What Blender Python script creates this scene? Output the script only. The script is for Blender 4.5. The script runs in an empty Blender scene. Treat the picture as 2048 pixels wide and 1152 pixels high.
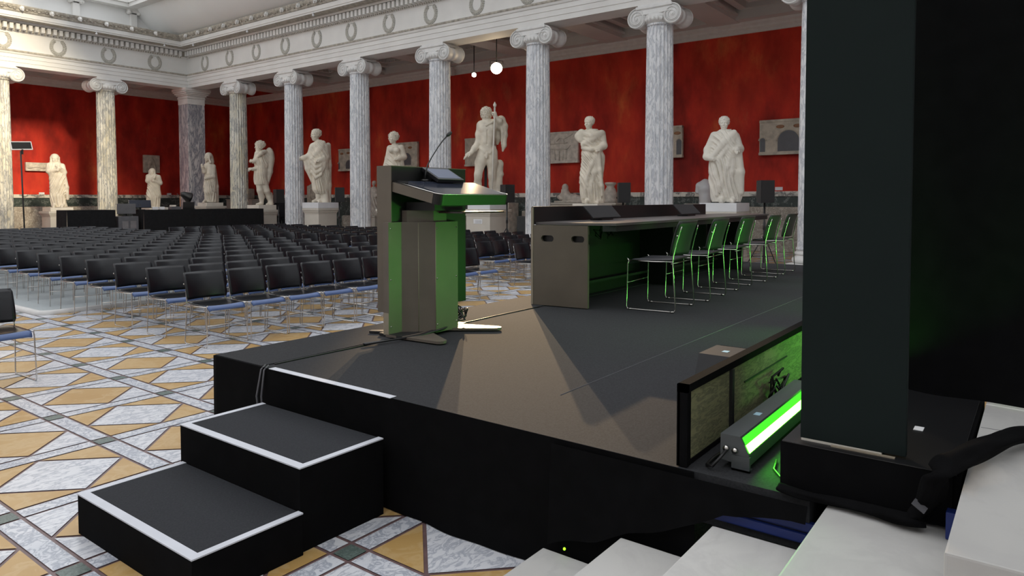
import bpy, bmesh, math, random
import numpy as np
from mathutils import Vector, Matrix
R = math.radians
PI = math.pi
random.seed(7)
np.random.seed(7)
scene = bpy.context.scene
COL = scene.collection

# ------------------------------------------------------------------ materials
def new_mat(name):
    m = bpy.data.materials.new(name); m.use_nodes = True
    nt = m.node_tree
    b = nt.nodes['Principled BSDF']
    return m, nt, b
def node(nt, typ, **kw):
    n = nt.nodes.new(typ)
    for k, v in kw.items():
        if k.startswith('i_'): n.inputs[k[2:].replace('_', ' ')].default_value = v
        else: setattr(n, k, v)
    return n
def ramp(nt, stops, fac=None):
    n = nt.nodes.new('ShaderNodeValToRGB')
    cr = n.color_ramp
    while len(cr.elements) < len(stops): cr.elements.new(0.5)
    for e, (p, c) in zip(cr.elements, stops):
        e.position = p; e.color = (*c, 1) if len(c) == 3 else c
    if fac is not None: nt.links.new(fac, n.inputs[0])
    return n
def plain(name, col, rough=0.5, metal=0.0, var=0.12, scale=6.0, bump=0.0, spec=0.5, coat=0.0, bscale=None):
    m, nt, b = new_mat(name)
    tc = node(nt, 'ShaderNodeTexCoord')
    nz = node(nt, 'ShaderNodeTexNoise', i_Scale=scale, i_Detail=4.0)
    nt.links.new(tc.outputs['Object'], nz.inputs['Vector'])
    lo = tuple(c*(1-var) for c in col); hi = tuple(min(1, c*(1+var)) for c in col)
    rp = ramp(nt, [(0.3, lo), (0.7, hi)], nz.outputs['Fac'])
    nt.links.new(rp.outputs['Color'], b.inputs['Base Color'])
    b.inputs['Roughness'].default_value = rough
    b.inputs['Metallic'].default_value = metal
    b.inputs['Specular IOR Level'].default_value = spec
    b.inputs['Coat Weight'].default_value = coat
    if bump:
        nz2 = node(nt, 'ShaderNodeTexNoise', i_Scale=bscale or scale*8, i_Detail=3.0)
        nt.links.new(tc.outputs['Object'], nz2.inputs['Vector'])
        bp = node(nt, 'ShaderNodeBump', i_Strength=bump, i_Distance=0.12/(bscale or scale*8))
        nt.links.new(nz2.outputs['Fac'], bp.inputs['Height'])
        nt.links.new(bp.outputs['Normal'], b.inputs['Normal'])
    return m
def marble(name, base, vein, stain=None, scale=3.0, stretch=(1, 1, 1), thr=(0.44, 0.5), rough=0.3, amount=1.0, island=False, warp=1.2, spec=0.5):
    """veined marble: thin dark veins where a warped noise crosses a level"""
    m, nt, b = new_mat(name)
    tc = node(nt, 'ShaderNodeTexCoord')
    oi = node(nt, 'ShaderNodeObjectInfo')
    mp = node(nt, 'ShaderNodeMapping'); mp.inputs['Scale'].default_value = stretch
    off = node(nt, 'ShaderNodeVectorMath', operation='SCALE'); off.inputs['Scale'].default_value = 37.0
    cmb = node(nt, 'ShaderNodeCombineXYZ')
    if island:
        geo = node(nt, 'ShaderNodeNewGeometry'); rnd = geo.outputs['Random Per Island']
    else:
        rnd = oi.outputs['Random']
    for k in range(3): nt.links.new(rnd, cmb.inputs[k])
    nt.links.new(cmb.outputs[0], off.inputs[0])
    add = node(nt, 'ShaderNodeVectorMath', operation='ADD')
    nt.links.new(tc.outputs['Object'], mp.inputs['Vector'])
    nt.links.new(mp.outputs[0], add.inputs[0]); nt.links.new(off.outputs[0], add.inputs[1])
    w = node(nt, 'ShaderNodeTexNoise', i_Scale=scale*0.6, i_Detail=3.0)
    nt.links.new(add.outputs[0], w.inputs['Vector'])
    ws = node(nt, 'ShaderNodeVectorMath', operation='SCALE'); ws.inputs['Scale'].default_value = warp
    nt.links.new(w.outputs['Color'], ws.inputs[0])
    add2 = node(nt, 'ShaderNodeVectorMath', operation='ADD')
    nt.links.new(add.outputs[0], add2.inputs[0]); nt.links.new(ws.outputs[0], add2.inputs[1])
    n1 = node(nt, 'ShaderNodeTexNoise', i_Scale=scale, i_Detail=6.0, i_Roughness=0.6)
    nt.links.new(add2.outputs[0], n1.inputs['Vector'])
    v = ramp(nt, [(thr[0]-0.05, (0, 0, 0)), ((thr[0]+thr[1])/2, (amount,)*3), (thr[1]+0.06, (0, 0, 0))], n1.outputs['Fac'])
    n2 = node(nt, 'ShaderNodeTexNoise', i_Scale=scale*0.5, i_Detail=3.0)
    nt.links.new(add.outputs[0], n2.inputs['Vector'])
    st = stain or tuple(c*0.8 for c in base)
    bs = ramp(nt, [(0.35, base), (0.72, st)], n2.outputs['Fac'])
    mx = node(nt, 'ShaderNodeMixRGB'); mx.inputs[2].default_value = (*vein, 1)
    nt.links.new(v.outputs[0], mx.inputs[0]); nt.links.new(bs.outputs[0], mx.inputs[1])
    nt.links.new(mx.outputs[0], b.inputs['Base Color'])
    b.inputs['Roughness'].default_value = rough
    b.inputs['Specular IOR Level'].default_value = spec
    return m
def emit(name, col, strength):
    m, nt, b = new_mat(name)
    b.inputs['Base Color'].default_value = (*[c*0.5 for c in col], 1)
    b.inputs['Emission Color'].default_value = (*col, 1)
    b.inputs['Emission Strength'].default_value = strength
    return m

M = {}
M['white_stone'] = plain('white_stone', (0.76, 0.75, 0.725), 0.7, var=0.05, scale=1.2)
M['ornament'] = plain('weathered_shade_stone', (0.43, 0.40, 0.345), 0.8, var=0.3, scale=9, bump=0.6, bscale=40)  # weathered stone; also carries painted shade on dentil bed and soffit
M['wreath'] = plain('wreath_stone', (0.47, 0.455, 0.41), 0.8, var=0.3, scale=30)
M['cove'] = plain('cove_plaster', (0.79, 0.79, 0.78), 0.85, var=0.03, scale=0.5)
M['coffer'] = plain('coffer_plaster', (0.64, 0.61, 0.575), 0.85, var=0.05, scale=0.8)
M['aisle_cornice'] = plain('aisle_cornice_plaster', (0.74, 0.71, 0.67), 0.8, var=0.05)
M['capital'] = plain('capital_marble', (0.74, 0.735, 0.72), 0.5, var=0.07, scale=5)
M['shaft_white'] = marble('column_marble_white', (0.86, 0.86, 0.87), (0.30, 0.33, 0.39), (0.79, 0.80, 0.82), scale=4.2, stretch=(1.7, 1.7, 0.42), thr=(0.463, 0.508), rough=0.4, amount=.6, warp=.8)
M['shaft_cream_sun'] = marble('column_marble_cream_sun', (0.82, 0.79, 0.70), (0.25, 0.26, 0.28), (0.66, 0.60, 0.44), scale=4.0, stretch=(1.7, 1.7, 0.38), thr=(0.463, 0.508), rough=0.4, amount=.85, warp=.8)  # sun warmth on the end columns is mixed into this cream
M['pier'] = marble('pier_marble', (0.70, 0.68, 0.67), (0.20, 0.21, 0.25), (0.58, 0.54, 0.53), scale=3.4, stretch=(1.5, 1.5, 0.35), thr=(0.44, 0.53), rough=0.3)
M['dado_white'] = marble('dado_white_marble', (0.78, 0.75, 0.67), (0.14, 0.14, 0.14), scale=1.6, thr=(0.465, 0.5), rough=0.35)
M['dado_green'] = marble('dado_green_marble', (0.035, 0.05, 0.046), (0.30, 0.33, 0.32), (0.055, 0.075, 0.07), scale=4.0, thr=(0.40, 0.42), rough=0.3, amount=0.6)
M['statue'] = plain('statue_marble', (0.71, 0.645, 0.535), 0.65, var=0.16, scale=3.5)
M['statue_light'] = plain('statue_marble_light', (0.73, 0.69, 0.61), 0.6, var=0.10, scale=3.0)
M['pedestal'] = plain('pedestal_stone', (0.58, 0.545, 0.48), 0.65, var=0.06, scale=2.0)
M['pedestal_white'] = plain('pedestal_white_marble', (0.74, 0.75, 0.77), 0.45, var=0.05, scale=2.0)
M['relief'] = plain('relief_limestone', (0.50, 0.44, 0.36), 0.85, var=0.25, scale=5.0, bump=0.5, bscale=18)
M['slab'] = marble('carved_slab_stone', (0.56, 0.52, 0.45), (0.27, 0.235, 0.2), scale=6.0, thr=(0.42, 0.56), rough=0.8)
M['antique'] = plain('antique_marble', (0.60, 0.55, 0.485), 0.7, var=0.25, scale=6.0, bump=0.4, bscale=25)
M['steel'] = plain('chrome_steel', (0.62, 0.60, 0.57), 0.22, metal=1.0, var=0.05)
M['chair_back'] = plain('black_shell', (0.005, 0.006, 0.010), 0.27, var=0.1, spec=0.55)
M['chair_seat'] = plain('black_seat', (0.008, 0.009, 0.012), 0.25, var=0.1, spec=0.5)
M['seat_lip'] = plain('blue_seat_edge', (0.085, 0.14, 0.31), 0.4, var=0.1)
M['stool_seat'] = plain('charcoal_seat', (0.035, 0.036, 0.042), 0.38, var=0.1)
M['stool_back'] = plain('black_stage_shell', (0.022, 0.024, 0.024), 0.5, var=0.1)
M['carpet'] = plain('stage_carpet', (0.030, 0.031, 0.034), 0.95, var=0.25, scale=120, bump=0.25, bscale=500, spec=0.25)
M['step_carpet'] = plain('step_carpet', (0.027, 0.029, 0.034), 0.9, var=0.2, scale=120, bump=0.2, bscale=400, spec=0.25)
M['drape'] = plain('black_molton', (0.0045, 0.0045, 0.005), 0.98, var=0.2, scale=14, spec=0.08)
M['drape_grey'] = plain('black_table_cloth', (0.012, 0.012, 0.013), 0.95, var=0.2, scale=14, spec=0.15)
M['tape'] = plain('white_tape', (0.62, 0.64, 0.70), 0.6, var=0.05)
M['taupe'] = plain('taupe_laminate', (0.135, 0.112, 0.085), 0.45, var=0.1, scale=3)
M['taupe_edge'] = plain('taupe_edge', (0.30, 0.255, 0.19), 0.5, var=0.1)
M['lectern_black'] = plain('lectern_black', (0.0055, 0.006, 0.0055), 0.45, var=0.08)
M['lectern_plate'] = plain('brushed_plate', (0.135, 0.112, 0.09), 0.45, var=0.08)
M['dark_metal'] = plain('dark_powder_coat', (0.016, 0.016, 0.017), 0.5, var=0.1)
M['desk_top'] = plain('desk_laminate', (0.105, 0.095, 0.093), 0.35, var=0.08)
M['black_plastic'] = plain('black_plastic', (0.010, 0.010, 0.011), 0.4, var=0.1)
M['speaker'] = plain('speaker_black', (0.016, 0.016, 0.018), 0.6, var=0.15)
M['screen'] = plain('glass_screen', (0.03, 0.036, 0.055), 0.10, var=0.02, spec=0.6)
M['sky_sheen_screen'] = plain('sky_sheen_screen', (0.10, 0.125, 0.20), 0.30, var=0.02, spec=0.4)  # pale blue stands in for sky mirrored in the glass
M['dark_screen'] = plain('matt_screen', (0.035, 0.034, 0.036), 0.7, var=0.03, spec=0.2)
M['red_sheen'] = plain('red_sheen_tray', (0.05, 0.03, 0.025), 0.12, var=0.05, spec=0.7)  # copper tint stands in for the red wall mirrored in glass
M['panel'] = plain('dark_slate_panel', (0.0065, 0.0125, 0.012), 0.8, var=0.05, spec=0.22)
M['plywood'] = marble('raw_plywood', (0.26, 0.26, 0.135), (0.10, 0.10, 0.06), (0.20, 0.20, 0.10), scale=7, stretch=(.5, 1, 2.5), thr=(0.47, 0.51), rough=0.85, amount=.8)
M['black_tape'] = plain('black_gaffer', (0.008, 0.008, 0.008), 0.7, var=0.1)
M['batten_body'] = plain('batten_housing', (0.085, 0.095, 0.10), 0.4, metal=0.3, var=0.08)
M['led_green'] = emit('green_led', (0.10, 1.0, 0.04), 26.0)
M['led_dim'] = emit('green_diffuser', (0.05, 1.0, 0.02), 1.6)
M['lamp'] = emit('warm_lamp_lens', (1.0, 0.80, 0.52), 60.0)
M['lamp_small'] = emit('small_lamp_lens', (1.0, 0.9, 0.75), 40.0)
M['blue'] = plain('blue_trestle', (0.006, 0.02, 0.14), 0.5, var=0.15)
M['stair'] = marble('stair_marble', (0.62, 0.61, 0.59), (0.5, 0.49, 0.48), scale=2.5, thr=(0.47, 0.5), rough=0.45, amount=0.5)
M['grout'] = plain('porphyry_strip', (0.165, 0.105, 0.105), 0.35, var=0.2, scale=20)
M['t_white'] = marble('floor_white_marble', (0.74, 0.75, 0.79), (0.27, 0.30, 0.38), (0.74, 0.75, 0.79), scale=5.0, stretch=(1.0, 2.2, 1), thr=(0.475, 0.503), rough=0.25, island=True, amount=.65)
M['t_band'] = marble('floor_band_marble', (0.74, 0.75, 0.79), (0.25, 0.28, 0.36), (0.60, 0.63, 0.69), scale=7, thr=(0.47, 0.51), rough=0.25, island=True, amount=.75)
M['t_ochre'] = marble('floor_ochre_marble', (0.55, 0.355, 0.14), (0.64, 0.47, 0.25), (0.47, 0.275, 0.085), scale=3.5, thr=(0.47, 0.5), rough=0.3, island=True, amount=0.5)
M['t_green'] = marble('floor_green_marble', (0.17, 0.22, 0.20), (0.06, 0.09, 0.08), scale=14, thr=(0.42, 0.5), rough=0.3, island=True)
M['mat'] = plain('pale_grey_mosaic', (0.40, 0.44, 0.455), 0.55, var=0.06, scale=20)
M['mat_rim'] = plain('mosaic_rim', (0.62, 0.61, 0.60), 0.5, var=0.06)
M['paper'] = plain('white_paper', (0.75, 0.76, 0.78), 0.7, var=0.03)
M['grey_case'] = plain('grey_equipment', (0.10, 0.10, 0.11), 0.5, var=0.1)
M['grey_bag'] = plain('grey_fabric', (0.17, 0.16, 0.165), 0.9, var=0.15)
M['wood'] = plain('warm_wood', (0.28, 0.13, 0.06), 0.5, var=0.2)
M['skin'] = plain('skin', (0.42, 0.26, 0.19), 0.6, var=0.05)
M['hair'] = plain('brown_hair', (0.05, 0.035, 0.025), 0.7, var=0.2)
M['cloth_black'] = plain('black_clothing', (0.008, 0.008, 0.011), 0.9, var=0.1)
M['sticker'] = plain('pale_sticker', (0.35, 0.55, 0.65), 0.6, var=0.05)

def red_wall_material():
    m, nt, b = new_mat('red_fresco')
    tc = node(nt, 'ShaderNodeTexCoord')
    n1 = node(nt, 'ShaderNodeTexNoise', i_Scale=0.45, i_Detail=8.0, i_Roughness=0.65)
    n2 = node(nt, 'ShaderNodeTexNoise', i_Scale=1.6, i_Detail=5.0)
    n3 = node(nt, 'ShaderNodeTexNoise', i_Scale=0.55, i_Detail=6.0, i_Roughness=0.7)
    mp = node(nt, 'ShaderNodeMapping'); mp.inputs['Scale'].default_value = (1, 1, 0.5)
    nt.links.new(tc.outputs['Object'], mp.inputs[0])
    for n in (n1, n2, n3): nt.links.new(mp.outputs[0], n.inputs['Vector'])
    r1 = ramp(nt, [(0.34, (0.26, 0.016, 0.012)), (0.48, (0.54, 0.030, 0.017)), (0.58, (0.60, 0.044, 0.020)), (0.70, (0.72, 0.15, 0.048))], n1.outputs['Fac'])
    r2 = ramp(nt, [(0.34, (0.60, 0.60, 0.60)), (0.62, (1.1, 1.2, 1.1))], n2.outputs['Fac'])
    mu = node(nt, 'ShaderNodeMixRGB', blend_type='MULTIPLY'); mu.inputs[0].default_value = 0.8
    nt.links.new(r1.outputs[0], mu.inputs[1]); nt.links.new(r2.outputs[0], mu.inputs[2])
    r3 = ramp(nt, [(0.60, (0, 0, 0)), (0.78, (0.55, 0.55, 0.55))], n3.outputs['Fac'])
    mx = node(nt, 'ShaderNodeMixRGB'); mx.inputs[2].default_value = (0.48, 0.17, 0.08, 1)
    nt.links.new(r3.outputs[0], mx.inputs[0]); nt.links.new(mu.outputs[0], mx.inputs[1])
    nt.links.new(mx.outputs[0], b.inputs['Base Color'])
    b.inputs['Roughness'].default_value = 0.75
    b.inputs['Specular IOR Level'].default_value = 0.3
    return m
M['red'] = red_wall_material()

# ------------------------------------------------------------------ mesh builder
class MB:
    def __init__(s): s.v = []; s.f = []; s.mi = []; s.sm = []
    def add(s, verts, faces, mi=0, smooth=False):
        o = len(s.v); s.v += [tuple(map(float, p)) for p in verts]
        for f in faces: s.f.append(tuple(i+o for i in f)); s.mi.append(mi); s.sm.append(smooth)
    def box(s, lo, hi, mi=0, mat=None, ch=0.0):
        x0, y0, z0 = lo; x1, y1, z1 = hi
        if ch <= 0:
            P = [(x0,y0,z0),(x1,y0,z0),(x1,y1,z0),(x0,y1,z0),(x0,y0,z1),(x1,y0,z1),(x1,y1,z1),(x0,y1,z1)]
            F = [(3,2,1,0),(4,5,6,7),(0,1,5,4),(1,2,6,5),(2,3,7,6),(3,0,4,7)]
        else:
            ch = min(ch, (x1-x0)*.45, (y1-y0)*.45, (z1-z0)*.45)
            bm = bmesh.new(); bmesh.ops.create_cube(bm, size=1)
            for v in bm.verts: v.co = Vector(((x0+x1)/2+v.co.x*(x1-x0), (y0+y1)/2+v.co.y*(y1-y0), (z0+z1)/2+v.co.z*(z1-z0)))
            bmesh.ops.bevel(bm, geom=bm.edges[:], offset=ch, segments=2, profile=0.7, affect='EDGES')
            bm.verts.index_update()
            P = [v.co.copy() for v in bm.verts]; F = [tuple(v.index for v in f.verts) for f in bm.faces]; bm.free()
        if mat is not None: P = [mat @ Vector(p) for p in P]
        s.add(P, F, mi)
    def prism(s, poly, z0, z1, mi=0, mat=None):
        """poly: list of (x, y) counter-clockwise, extruded in z"""
        n = len(poly)
        P = [(x, y, z0) for x, y in poly] + [(x, y, z1) for x, y in poly]
        F = [tuple(range(n-1, -1, -1)), tuple(range(n, 2*n))] + [(i, (i+1) % n, n+(i+1) % n, n+i) for i in range(n)]
        if mat is not None: P = [mat @ Vector(p) for p in P]
        s.add(P, F, mi)
    def tube(s, path, r, n=8, mi=0, caps=True, closed=False):
        path = [Vector(p) for p in path]; m = len(path)
        rs = r if isinstance(r, (list, tuple)) else [r]*m
        V = []; F = []
        up = None
        for i, p in enumerate(path):
            if closed: d = (path[(i+1) % m]-path[i-1])
            else: d = (path[min(i+1, m-1)]-path[max(i-1, 0)])
            d.normalize()
            if up is None:
                up = Vector((0, 0, 1)) if abs(d.z) < 0.9 else Vector((1, 0, 0))
            a = (up - d*up.dot(d))
            if a.length < 1e-5: a = d.orthogonal()
            a.normalize(); b = d.cross(a); up = a
            for k in range(n):
                t = 2*PI*k/n
                V.append(p + (a*math.cos(t)+b*math.sin(t))*rs[i])
        for i in range(m if closed else m-1):
            j = (i+1) % m
            for k in range(n): F.append((i*n+k, i*n+(k+1) % n, j*n+(k+1) % n, j*n+k))
        if caps and not closed:
            F.append(tuple(range(n-1, -1, -1))); F.append(tuple((m-1)*n+k for k in range(n)))
        s.add(V, F, mi, True)
    def cyl(s, a, b, r, n=16, mi=0, r2=None): s.tube([a, b], [r, r if r2 is None else r2], n, mi)
    def lathe(s, prof, n=32, mi=0, c=(0, 0), mat=None, smooth=True, rad=None):
        """prof: list of (r, z)"""
        V = []; F = []; m = len(prof)
        for r, z in prof:
            for k in range(n):
                t = 2*PI*k/n; q = r*(rad(t, z) if rad else 1)
                V.append((c[0]+q*math.cos(t), c[1]+q*math.sin(t), z))
        for i in range(m-1):
            for k in range(n): F.append((i*n+k, i*n+(k+1) % n, (i+1)*n+(k+1) % n, (i+1)*n+k))
        F.append(tuple(range(n-1, -1, -1))); F.append(tuple((m-1)*n+k for k in range(n)))
        if mat is not None: V = [mat @ Vector(p) for p in V]
        s.add(V, F, mi, smooth)
    def ball(s, c, r, n=10, mi=0, mat=None):
        rx, ry, rz = r if isinstance(r, (tuple, list)) else (r, r, r)
        V = []; F = []; h = n//2+1
        for i in range(h+1):
            a = -PI/2+PI*i/h
            for k in range(n):
                t = 2*PI*k/n
                V.append((rx*math.cos(a)*math.cos(t), ry*math.cos(a)*math.sin(t), rz*math.sin(a)))
        for i in range(h):
            for k in range(n): F.append((i*n+k, i*n+(k+1) % n, (i+1)*n+(k+1) % n, (i+1)*n+k))
        if mat is not None: V = [mat @ Vector(p) for p in V]
        V = [(p[0]+c[0], p[1]+c[1], p[2]+c[2]) for p in V]
        s.add(V, F, mi, True)
    def mesh(s, name, mats):
        me = bpy.data.meshes.new(name)
        me.from_pydata(s.v, [], s.f)
        for m in (mats if isinstance(mats, (list, tuple)) else [mats]): me.materials.append(M[m] if isinstance(m, str) else m)
        me.polygons.foreach_set('material_index', s.mi)
        me.polygons.foreach_set('use_smooth', s.sm)
        me.update(); me.validate()
        return me
    def build(s, name, mats, parent=None, loc=(0, 0, 0), rz=0.0):
        o = bpy.data.objects.new(name, s.mesh(name, mats)); COL.objects.link(o)
        o.location = loc; o.rotation_euler = (0, 0, rz)
        if parent is not None: o.parent = parent
        return o
def tag(o, label, cat, group=None):
    o['label'] = label; o['category'] = cat; o['kind'] = 'thing'
    if group: o['group'] = group
    return o
def thing(name, label, cat, loc=(0, 0, 0), rz=0.0, group=None):
    o = bpy.data.objects.new(name, None); COL.objects.link(o)
    o.location = loc; o.rotation_euler = (0, 0, rz); o.empty_display_size = 0.2
    return tag(o, label, cat, group)
def struct(o): o['kind'] = 'structure'; return o
def part(name, me, parent, loc=(0, 0, 0), rz=0.0):
    o = bpy.data.objects.new(name, me); COL.objects.link(o); o.parent = parent
    o.location = loc; o.rotation_euler = (0, 0, rz); return o
def Rx(a): return Matrix.Rotation(a, 4, 'X')
def Ry(a): return Matrix.Rotation(a, 4, 'Y')
def Rz(a): return Matrix.Rotation(a, 4, 'Z')
def T(x, y, z): return Matrix.Translation((x, y, z))

# ------------------------------------------------------------------ camera (x right along the end wall, y down the hall)
H = 1.58
F_PX, YAW, PITCH, ROLL, CY = 1410.26, R(53.0153), R(2.14775), R(-0.0457), 451.744
def cam_axes():
    f = Vector((math.sin(YAW)*math.cos(PITCH), math.cos(YAW)*math.cos(PITCH), -math.sin(PITCH)))
    r = Vector((math.cos(YAW), -math.sin(YAW), 0)); u = r.cross(f)
    c, s = math.cos(ROLL), math.sin(ROLL)
    return f, c*r+s*u, -s*r+c*u
CF, CR, CU = cam_axes()
cam = bpy.data.cameras.new('camera'); cam_ob = bpy.data.objects.new('camera', cam); COL.objects.link(cam_ob)
cam.sensor_width = 36.0; cam.lens = F_PX/2048*36.0
cam.shift_y = (CY-576)/2048.0
cam.clip_start = 0.05; cam.clip_end = 300
mw = Matrix.Identity(4)
for i in range(3): mw[i][0] = CR[i]; mw[i][1] = CU[i]; mw[i][2] = -CF[i]
mw[0][3], mw[1][3], mw[2][3] = 0, 0, H
cam_ob.matrix_world = mw
scene.camera = cam_ob
def azim(px): return YAW + math.atan((px-1024)/F_PX)   # direction seen at a column of the photo, from +y towards +x

# ------------------------------------------------------------------ dimensions of the hall
CX, CYE = 17.0, 31.05           # axes of the long colonnade and of the end colonnade
WX, WY = 22.0, 36.05            # red walls behind them
COLS_Y = [27.30, 23.48, 19.62, 15.73, 11.85, 8.01, 4.15]
COLS_X = [13.31, 9.57]
ARCH = 6.56

# ---- floor: porphyry-lined mosaic of squares, diamonds and bands
def build_floor():
    b = MB()
    b.add([(-8, -9, -.004), (WX+.2, -9, -.004), (WX+.2, WY+.2, -.004), (-8, WY+.2, -.004)], [(0, 1, 2, 3)], 0)
    P0x, P0y, P = 2.043, 4.893, 0.814
    w, g = 0.052, 0.018                     # half band, strip
    names = {'w': 1, 'b': 2, 'o': 3, 'g': 4}
    def poly(pts, k, z=0.0): b.add([(x, y, z) for x, y in pts], [tuple(range(len(pts)))], names[k])
    i0, i1 = int((-2-P0x)/P)-1, int((WX-P0x)/P)
    j0, j1 = int((-3-P0y)/P)-1, int((WY-P0y)/P)
    for i in range(i0, i1+1):
        for j in range(j0, j1+1):
            x, y = P0x+i*P, P0y+j*P
            if x+P > WX or y+P > WY: continue
            poly([(x-w, y-w), (x+w, y-w), (x+w, y+w), (x-w, y+w)], 'g')
            poly([(x+w+g, y-w), (x+P-w-g, y-w), (x+P-w-g, y+w), (x+w+g, y+w)], 'b')
            poly([(x-w, y+w+g), (x+w, y+w+g), (x+w, y+P-w-g), (x-w, y+P-w-g)], 'b')
            a0, a1 = x+w+g, x+P-w-g; c0, c1 = y+w+g, y+P-w-g
            mx, my = (a0+a1)/2, (c0+c1)/2; s = 0.011
            d, c = ('w', 'o') if (i+j) % 2 == 0 else ('o', 'w')
            poly([(mx, c0+s), (a1-s, my), (mx, c1-s), (a0+s, my)], d)
            e = 0.016
            poly([(a0, c0), (mx-e, c0), (a0, my-e)], c)
            poly([(a1, c0), (a1, my-e), (mx+e, c0)], c)
            poly([(a1, c1), (mx+e, c1), (a1, my+e)], c)
            poly([(a0, c1), (a0, my+e), (mx-e, c1)], c)
    return struct(b.build('floor', ['grout', 't_white', 't_band', 't_ochre', 't_green']))
build_floor()
# pale mosaic field set in the middle of the floor, with its raised rim
b = MB(); b.box((3.80, 10.92, 0.0), (10.0, 25.0, 0.02), 0)
struct(b.build('floor_mosaic_field', 'mat'))
b = MB()
b.tube([(10.0, 10.90, 0.0), (3.90, 10.90, 0.0), (3.82, 10.93, 0.0), (3.79, 11.0, 0.0), (3.79, 25.0, 0.0)], 0.06, 10)
struct(b.build('trim_1', 'mat_rim'))

# ---- red walls, dado and aisle cornices
def wall_box(name, lo, hi, m): 
    b = MB(); b.box(lo, hi); return struct(b.build(name, m))
wall_box('wall_right', (WX, -9, 1.82), (WX+.3, WY, 7.6), 'red')
wall_box('wall_end', (-8, WY, 1.82), (WX+.3, WY+.3, 7.6), 'red')
def dado(name, lo, hi, axis):
    b = MB()
    (x0, y0), (x1, y1) = lo, hi
    b.box((x0, y0, 0.16), (x1, y1, 1.665), 0)
    e = 0.05
    if axis == 'x': b.box((x0-e, y0, 1.665), (x1, y1, 1.82), 1, ch=0.012); b.box((x0-e, y0, 0), (x1, y1, 0.16), 1)
    else: b.box((x0, y0-e, 1.665), (x1, y1, 1.82), 1, ch=0.012); b.box((x0, y0-e, 0), (x1, y1, 0.16), 1)
    return struct(b.build(name, ['dado_green', 'dado_white']))
dado('baseboard_right', (WX-.04, -9), (WX+.3, WY), 'x')
dado('baseboard_end', (-8, WY-.04), (WX-.04, WY+.3), 'y')

def sweep(name, prof, mats, side, a, bb, mitre=True, closed=True, mi=None):
    """profile of (u, z); u runs from the column axis towards the hall. side 'r': along y at x = CX-u; side 'e': along x at y = CYE-u"""
    B = MB(); n = len(prof); V = []
    for u, z in prof:
        if side == 'r': V += [(CX-u, a, z), (CX-u, (CYE-u) if mitre else bb, z)]
        else: V += [(a, CYE-u, z), ((CX-u) if mitre else bb, CYE-u, z)]
    F = []; 
    for i in range(n if closed else n-1):
        j = (i+1) % n
        f = (2*i, 2*i+1, 2*j+1, 2*j)
        F.append(f if side == 'e' else f[::-1])
    B.add(V, F)
    if mi: B.mi = [mi[i] for i in range(len(B.mi))]
    return B
YS, XS = -9.0, -8.0
ENT = [(-.36, ARCH), (.36, ARCH), (.36, 6.705), (.38, 6.71), (.38, 6.86), (.40, 6.865), (.40, 7.0), (.43, 7.01), (.455, 7.07), (.46, 7.13),
       (.40, 7.15), (.36, 7.16), (.36, 7.83), (.39, 7.85), (.42, 7.88), (.44, 7.90), (.44, 8.12), (.62, 8.13), (.64, 8.20), (1.0, 8.21), (1.0, 8.26), (1.03, 8.27), (1.03, 8.42),
       (1.0, 8.44), (.8, 8.46), (-.36, 8.46)]
SIMA = [(.8, 8.44), (1.04, 8.44), (1.06, 8.47), (1.07, 8.52), (1.13, 8.58), (1.16, 8.64), (1.16, 8.67), (.8, 8.67)]
def entablature(name, side, a):
    root = struct(sweep(name, ENT, None, side, a, None).build(name, 'white_stone'))
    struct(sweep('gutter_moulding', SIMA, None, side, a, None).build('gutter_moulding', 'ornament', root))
    # dentils
    d = MB(); end = (CYE if side == 'r' else CX) - .62
    t = max(a, 2.0)
    while t < end-.06:
        if side == 'r': d.box((CX-.63, t, 7.90), (CX-.42, t+.115, 8.10))
        else: d.box((t, CYE-.63, 7.90), (t+.115, CYE-.42, 8.10))
        t += .205
    d.build('dentil_course', 'white_stone', root)
    # egg moulding below the dentils and relief on the gutter, one mesh each (surface pattern)
    e = MB(); t = max(a, 2.0)
    while t < end:
        if side == 'r': e.ball((CX-.415, t, 7.868), (.03, .035, .032), 6)
        else: e.ball((t, CYE-.415, 7.868), (.035, .03, .032), 6)
        t += .1
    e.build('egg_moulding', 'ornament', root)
    g = MB(); t = max(a, 2.0); endg = (CYE if side == 'r' else CX) - 1.2; k = 0
    while t < endg:
        zz = 8.525+.06*(k % 2)+.02*(k % 3)
        rr = (.022, .055, .032) if side == 'r' else (.055, .022, .032)
        if side == 'r': g.ball((CX-1.10-.03*(k % 2), t, zz), rr, 6)
        else: g.ball((t, CYE-1.10-.03*(k % 2), zz), rr, 6)
        t += .065; k += 1
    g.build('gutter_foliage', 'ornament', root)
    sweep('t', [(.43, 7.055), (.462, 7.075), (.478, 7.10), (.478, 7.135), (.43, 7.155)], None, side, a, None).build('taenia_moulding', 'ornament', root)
    sweep('t', [(.43, 7.905), (.446, 7.905), (.446, 8.118), (.43, 8.118)], None, side, a, None).build('dentil_shade_dirt', 'ornament', root)  # brown plate: cornice shade and dirt put into its colour
    sweep('t', [(.66, 8.19), (.98, 8.203), (.98, 8.212), (.66, 8.212)], None, side, a, None).build('soffit_shade_dirt', 'ornament', root)  # shade and dirt under the cornice, put into a brown strip
    return root
ent_r = entablature('trim_2', 'r', YS)
ent_e = entablature('trim_3', 'e', XS)

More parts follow.
